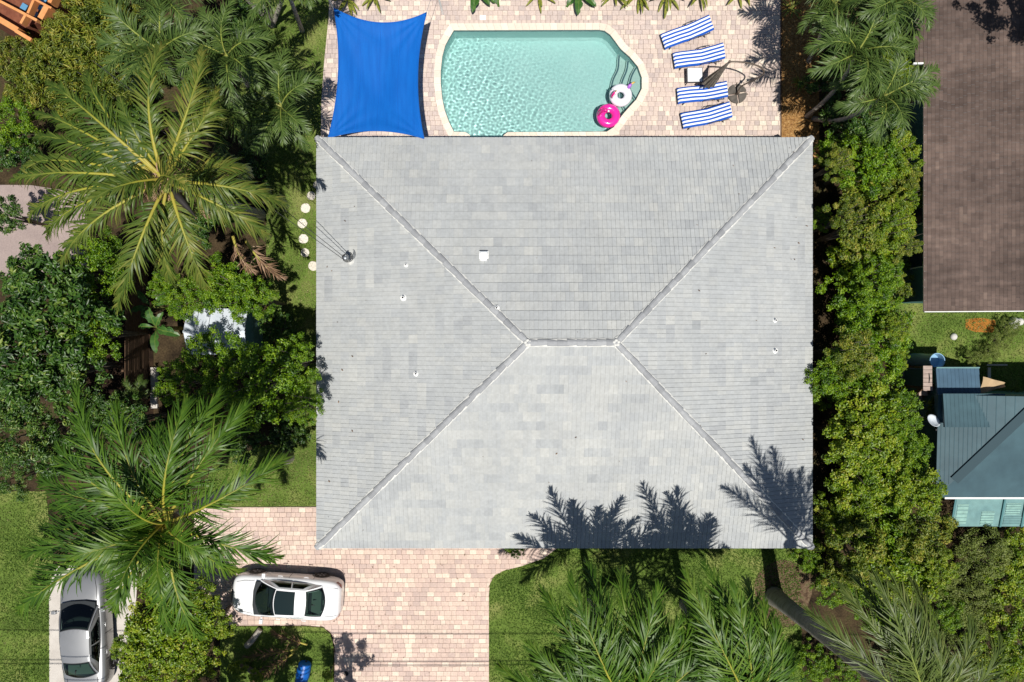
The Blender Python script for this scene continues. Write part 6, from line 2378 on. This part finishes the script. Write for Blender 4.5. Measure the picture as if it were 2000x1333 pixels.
for (u, v, z, r, lb) in ((245, 825, 3.2, 48, 'dark tree between the plank fence and the big feather palm'), (300, 860, 2.4, 45, 'dark bush under the upper fronds of the big feather palm'), (190, 800, 2.6, 45, 'dark bush at the foot of the plank fence'), (225, 560, 2.2, 34, 'dark bush at the head of the plank fence'), (470, 330, 1.6, 55, 'dark bush in shade right of the coconut palm trunk'), (430, 400, 1.8, 50, 'dark bush in shade below the coconut palm heart'), (380, 440, 2.0, 45, 'dark bush between the coconut fronds and bright trees'), (250, 250, 1.4, 60, 'dark bush under the coconut palm fronds, upper'), (200, 330, 1.4, 50, 'dark bush under the coconut palm fronds, lower'), (390, 150, 1.6, 50, 'dark bush between the top left feather palms'), (470, 40, 1.4, 45, 'dark bush at the top edge beside the forked trunk'), (540, 640, 1.4, 40, 'dark bush at the right end of the shed'), (560, 850, 1.2, 38, 'dark bush below the largest round tree'), (470, 860, 1.4, 45, 'dark bush in shade above the big feather palm fronds')):
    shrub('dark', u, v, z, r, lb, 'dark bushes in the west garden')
shrub('green', 1603, 428, 2.2, 26, 'mid-green shrub growing against the east edge of the grey roof', None)
shrub('green', 1624, 300, 2.4, 34, 'mid-green shrub below the feather palms at the roof corner', None)
for (u, v, z, r, lb) in ((1925, 1085, 2.2, 58, 'grey-green bush directly below the pale porch roof'), (1975, 1130, 2.0, 55, 'olive bush at the right frame edge below the porch'), (1900, 1175, 2.0, 55, 'grey-green bush above the leaning palm crown'),
                         (1985, 1225, 2.2, 58, 'olive bush at the right edge among palm fronds'), (1955, 1300, 2.2, 58, 'olive bush in the bottom right corner'), (1880, 1290, 1.8, 55, 'olive bush under the leaning palm crown'), (1930, 1215, 1.8, 45, 'olive bush between the grey-green bushes'), (1850, 1150, 1.8, 45, 'grey-green bush at the foot of the long hedge'), (1990, 1075, 1.6, 45, 'olive bush against the porch at the right edge')):
    shrub('hedge' if 'olive' in lb and u > 1940 else 'olive', u, v, z, r, lb.replace('olive bush', 'yellow-green bush') if 'olive' in lb and u > 1940 else lb, 'bushes in the bottom right garden')
for (u, v, z, r, lb) in ((1632, 1150, 1.6, 42, 'shaded green shrub beside the leaning palm trunk'), (1590, 1300, 1.0, 42, 'green shrub below the leaning trunk at the bottom'), (1720, 1190, 1.8, 55, 'green shrub under the upper fronds of the leaning palm'), (1780, 1240, 1.8, 60, 'green shrub under the heart of the leaning palm'), (1800, 1320, 1.8, 60, 'green shrub at the bottom edge right of the trunk'), (1650, 1325, 1.2, 36, 'bright green shrub at the bottom edge under the leaning palm'), (1850, 1200, 2.0, 42, 'green shrub between hedge and olive bushes'), (1580, 1090, 1.2, 34, 'low dark shrub at the south-east roof corner')):
    shrub('green', u, v, z, r, lb, 'green shrubs round the leaning palm')
gw = 'willowy shrubs in the top left corner'
WL = 'willowy yellow-green shrub beside the terracotta pergola'
WS = ((175, 62, 3.2, 85), (118, 142, 2.8, 80), (58, 168, 2.4, 60), (205, 140, 2.8, 68), (245, 55, 3.0, 60), (38, 112, 2.4, 52), (150, 205, 2.0, 52), (205, 20, 3.0, 60), (130, 70, 3.0, 55), (265, 120, 2.0, 50))
wl_ = ranked(WS, (('frame-edge side', lambda s: s[0] < 125), ('palm side', lambda s: True)), 'willowy yellow-green shrub near the terracotta beams, {o}, on the {c}')
for s_ in WS:
    shrub('willow', *s_, wl_[s_], gw)
shrub('green', 22, 238, 2.6, 52, 'green leafy bush at the left edge above the pink paved yard', None)
shrub('dark', 30, 300, 2.0, 50, 'dark bush at the left edge beside the coconut palm fronds', None)
shrub('dark', 8, 420, 2.6, 40, 'dark bush at the left edge of the pink paved yard', None)
gt = 'dark leafy trees at the left edge'
DL = 'dark big-leaved tree in the mass left of the plank fence'
DS = ((110, 600, 5.0, 105), (55, 690, 5.0, 100), (160, 525, 4.2, 72), (45, 840, 4.0, 85), (105, 885, 3.6, 62), (60, 555, 4.2, 72), (165, 650, 4.4, 66), (25, 930, 3.0, 50), (120, 720, 4.4, 72), (20, 770, 4.2, 60), (200, 490, 3.6, 42))
dl_ = ranked(DS, (('frame-edge side', lambda s: s[0] < 80), ('fence side', lambda s: True)), 'dark leafy tree left of the plank fence, {o}, on the {c}')
for k_, s_ in enumerate(DS):
    shrub(('dark', 'dark', 'green', 'dark2')[k_ % 4], *s_, dl_[s_], gt, 'tree', 'tree')
gg = 'bright green trees around the garden shed'
for (u, v, z, r, lb) in ((365, 580, 3.6, 50, 'bright green tree crown left of and above the white shed'), (450, 568, 3.8, 62, 'bright green tree crown directly above the white shed'), (502, 585, 3.4, 42, 'bright green tree crown above the right end of the shed'), (405, 545, 3.4, 48, 'bright green crown below the coconut palm fronds'), (320, 560, 3.0, 38, 'small bright green tree beside the banana plant'),
                         (500, 742, 4.8, 92, 'largest dark green round tree, between shed and grey roof'), (405, 704, 3.5, 62, 'green tree just below the white shed'), (572, 708, 4.4, 52, 'green tree crown almost touching the grey roof edge'), (588, 792, 4.4, 46, 'green tree crown overlapping the west roof edge'), (430, 790, 4.0, 62, 'shaded green tree above the big feather palm'), (340, 750, 3.4, 46, 'green tree beside the pale block edging')):
    shrub('green', u, v, z, r, lb, gg, 'tree', 'tree')
gs = 'shrubs below the big feather palm'
for (u, v, z, r, lb) in ((320, 1235, 2.6, 85, 'largest leafy shrub beside the silver car'), (285, 1308, 2.4, 60, 'leafy shrub at the bottom edge beside the concrete strip'), (372, 1292, 2.4, 52, 'leafy shrub at the bottom edge left of the logs'), (250, 1265, 2.0, 35, 'small leafy shrub overhanging the concrete strip'), (375, 1180, 2.2, 48, 'leafy shrub under the palm fronds left of the white car'), (412, 1220, 2.0, 40, 'dark leafy shrub at the nose of the white car')):
    shrub('hedge', u, v, z, r, lb, gs)
# trees standing south of the frame that shade the corner by the barrel
for (x_, y_, z, r, lb) in ((-9.9, -15.5, 5.2, 1.5, 'tree beyond the bottom edge shading the blue barrel'), (-7.0, -15.4, 5.0, 1.15, 'tree beyond the bottom edge shading the driveway drain'), (-12.2, -15.4, 5.0, 1.5, 'tree beyond the bottom edge left of the barrel'), (-11.0, -14.9, 4.2, 1.0, 'slim tree beyond the bottom edge by the logs')):
    k = FPX / (CAM_H - z)
    shrub('green', 1000 + x_ * k, 666.5 - y_ * k, z, r * k, lb, 'trees just beyond the bottom edge', 'tree', 'tree')
for (x_, y_, z, r, lb) in ((20.0, 11.7, 9.0, 2.0, 'tall tree beyond the right edge shading the brown roof'), (21.6, 10.6, 9.0, 1.9, 'second tall tree beyond the right edge by the brown roof')):
    k = FPX / (CAM_H - z)
    shrub('green', 1000 + x_ * k, 666.5 - y_ * k, z, r * k, lb, 'trees beyond the right edge', 'tree', 'tree')
for (u, v, z, r, lb) in ((1935, 690, 0.6, 20, 'low green bush above the tan tarp'), (1905, 700, 0.8, 16, 'small dark bush beside the blue metal roof'), (1975, 640, 0.6, 22, 'low bush beside the pale rocks'), (1955, 665, 0.5, 24, 'low scrubby bush below the orange soil patch'), (1985, 770, 0.8, 18, 'small bush between the teal roof and dark shed')):
    shrub('olive', u, v, z, r, lb, 'low bushes on the neighbour lawn')
shrub('green', 1006, 1071, 0.5, 22, 'low green bush peeking out under the front eave', None)
for (u, v, r, lb) in ((500, 1322, 16, 'sprig of bright leaves left of the barrel'), (465, 1310, 20, 'bright leafy sprig beside the lower log'), (640, 1320, 12, 'leafy sprig right of the barrel')):
    shrub('hedge', u, v, 0.9, r, lb, 'sprigs in the shaded corner')

# bare-stemmed tree at the top edge
c = P(531, 52)
t = thing('frangipani_tree', 'pale grey forked tree trunk on the lawn at the top edge', 'tree', (c.x, c.y, 0))
for (u, v, z) in ((478, -6, 3.0), (524, -10, 2.6), (556, -12, 2.6), (505, -14, 3.4)):
    q = P(u, v, z) - c
    b = MB()
    b.tube(catmull([Vector((0, 0, 0)), q * 0.35 + Vector((0.05, 0, 0.1)), q * 0.7, q], 4), [0.13 - 0.006 * k for k in range(13)], 8)
    b.build('branch', M['palmbark'], t, smooth=True)
f_ = ob('foliage', KIND['green'][1], t)
q = P(520, -60, 3.4) - c
f_.location = q
f_.scale = (1.3, 1.0, 0.8)


# broad-leaved plants
def broad_leaf(L, wd, e0, e1, seed, tears=0.0, mm='banana'):
    g = random.Random(seed)
    b = MB()
    n = 12
    pts = []
    p = Vector((0, 0, 0))
    for i in range(n + 1):
        s = i / n
        el = R(e0 + (e1 - e0) * s)
        pts.append(p.copy())
        p = p + Vector((math.cos(el), 0, math.sin(el))) * L / n
    vs = []
    for i, q in enumerate(pts):
        s = i / n
        w_ = 0.012 if s < 0.22 else wd * math.sin(PI * min(1, (s - 0.2) / 0.82)) ** 0.7 + 0.004
        w1 = w_ * (1 - tears * (g.random() < 0.4))
        w2 = w_ * (1 - tears * (g.random() < 0.4))
        vs += [q + Vector((0, -w1, 0.25 * w1)), q, q + Vector((0, w2, 0.25 * w2))]
    for i in range(n):
        for k in (0, 1):
            b.add([vs[3 * i + k], vs[3 * i + k + 1], vs[3 * i + k + 4], vs[3 * i + k + 3]], [(0, 1, 2, 3)], 0, min(1, max(0, 0.5 + g.gauss(0, 0.18))))
    b.tube(pts, [0.02 * (1 - 0.8 * i / n) for i in range(n + 1)], 5, mi=1)
    return b.mesh('leaf', [M[mm], M['rachisg']], tint=True)


BL = [broad_leaf(1.5, 0.20, 70, -30, 1, 0.3), broad_leaf(1.3, 0.17, 50, -50, 2, 0.5), broad_leaf(1.7, 0.22, 60, -35, 3, 0.4)]
SP = [broad_leaf(0.85, 0.05, 65, -25, 4, mm='spiky'), broad_leaf(0.75, 0.045, 45, -40, 5, mm='spiky'), broad_leaf(0.95, 0.05, 55, -30, 6, mm='spiky')]


def leafy(u, v, z, s, n, label, group, lib, seed, cat='plant', name='broadleaf_plant', azr=None):
    rr = random.Random(seed)
    c = P(u, v, z)
    t = thing(name, label, cat, (c.x, c.y, 0), 0, group)
    if z > 0.3:
        b = MB()
        b.tube([(0, 0, 0), (0, 0, z)], [0.09, 0.06], 8)
        b.build('stem', M['rachisg'], t, smooth=True)
    for k in range(n):
        o_ = ob('leaf', lib[(k + seed) % len(lib)], t)
        a = rr.uniform(*azr) if azr else k * 2.399 + rr.uniform(-0.3, 0.3)
        q = s * rr.uniform(0.8, 1.15)
        o_.scale = (q, q, q)
        o_.rotation_euler = (rr.uniform(-0.2, 0.2), rr.uniform(-0.25, 0.15), a)
        o_.location = (0, 0, z)
    return t


leafy(308, 640, 2.0, 0.85, 7, 'banana plant with broad leaves left of the white shed', None, BL, 21, 'banana plant', 'banana_plant')
leafy(300, 600, 1.8, 0.7, 5, 'smaller banana plant above the one beside the shed', None, BL, 22, 'banana plant', 'banana_plant')
for k, (u, v, s, n, lb, lib) in enumerate(((935, -24, 0.75, 9, 'torn broad-leaved plant at the top edge above the pool, left one', BL), (965, -30, 0.7, 7, 'torn broad-leaved plant at the top edge beside the left one', BL), (1050, -16, 0.9, 12, 'spiky plant at the top edge above the middle of the pool', SP),
                                           (735, -14, 0.9, 12, 'spiky plant at the top edge above the shade sail', SP), (680, -8, 1.0, 14, 'spiky plant at the top edge by the sail corner', SP), (1130, -22, 0.7, 8, 'broad-leaved plant at the top edge right of pool centre', BL), (1200, -18, 1.0, 12, 'spiky plant at the top edge above the step alcove', SP), (1245, -12, 1.1, 14, 'yellow-green spiky plant at the top edge, left of the loungers', SP),
                                           (1300, -16, 1.1, 14, 'spiky plant at the top edge above the topmost lounger', SP), (1365, -20, 1.0, 12, 'spiky plant at the top edge right of the topmost lounger', SP), (1440, -22, 1.0, 12, 'spiky plant at the top edge near the mulch bed', SP), (1560, 165, 0.6, 10, 'small bright spiky plant in the mulch bed', SP), (1545, 20, 0.7, 10, 'spiky plant in the mulch bed by the deck corner', SP))):
    leafy(u, v + (8 if v < 0 else 0), 0.05, s * (1.1 if v < 0 else 1.0), n + 3, lb, 'plants along the top of the deck', lib, 31 + k)


# ------------------------------------------------------------------ fallen leaves on the roof and the paving
gl_ = np.random.default_rng(77)
pts_ = []
for _ in range(45):
    x_ = gl_.uniform(xL + 0.2, xR - 0.2)
    y_ = gl_.uniform(yB + 0.2, yT - 0.2)
    if gl_.random() < 0.55:
        x_ = xL + 0.2 + abs(gl_.normal(0, 1.0)) if gl_.random() < 0.6 else xR - 0.2 - abs(gl_.normal(0, 0.8))
    pts_.append((x_, y_, roof_z(x_, y_) + 0.085))
for _ in range(70):
    p_ = P(gl_.uniform(470, 950), gl_.uniform(1080, 1330))
    if inside(p_, drive_poly):
        pts_.append((p_.x, p_.y, 0.066))
lb_ = MB()
for (x_, y_, z_) in pts_:
    a_ = gl_.uniform(0, 2 * PI)
    L_ = gl_.uniform(0.02, 0.06)
    c_, s_ = math.cos(a_) * L_, math.sin(a_) * L_
    lb_.add([(x_ - c_, y_ - s_, z_), (x_ + s_ * 0.4, y_ - c_ * 0.4, z_ + 0.012), (x_ + c_, y_ + s_, z_ + 0.004), (x_ - s_ * 0.4, y_ + c_ * 0.4, z_ + 0.012)], [(0, 1, 2), (0, 2, 3)], 0, gl_.uniform(0, 0.6))
tag(lb_.build('fallen_leaves', M['leaf_dead'], tint=True), 'scattered dry fallen leaves on the grey roof and driveway', 'leaves', kind='stuff')
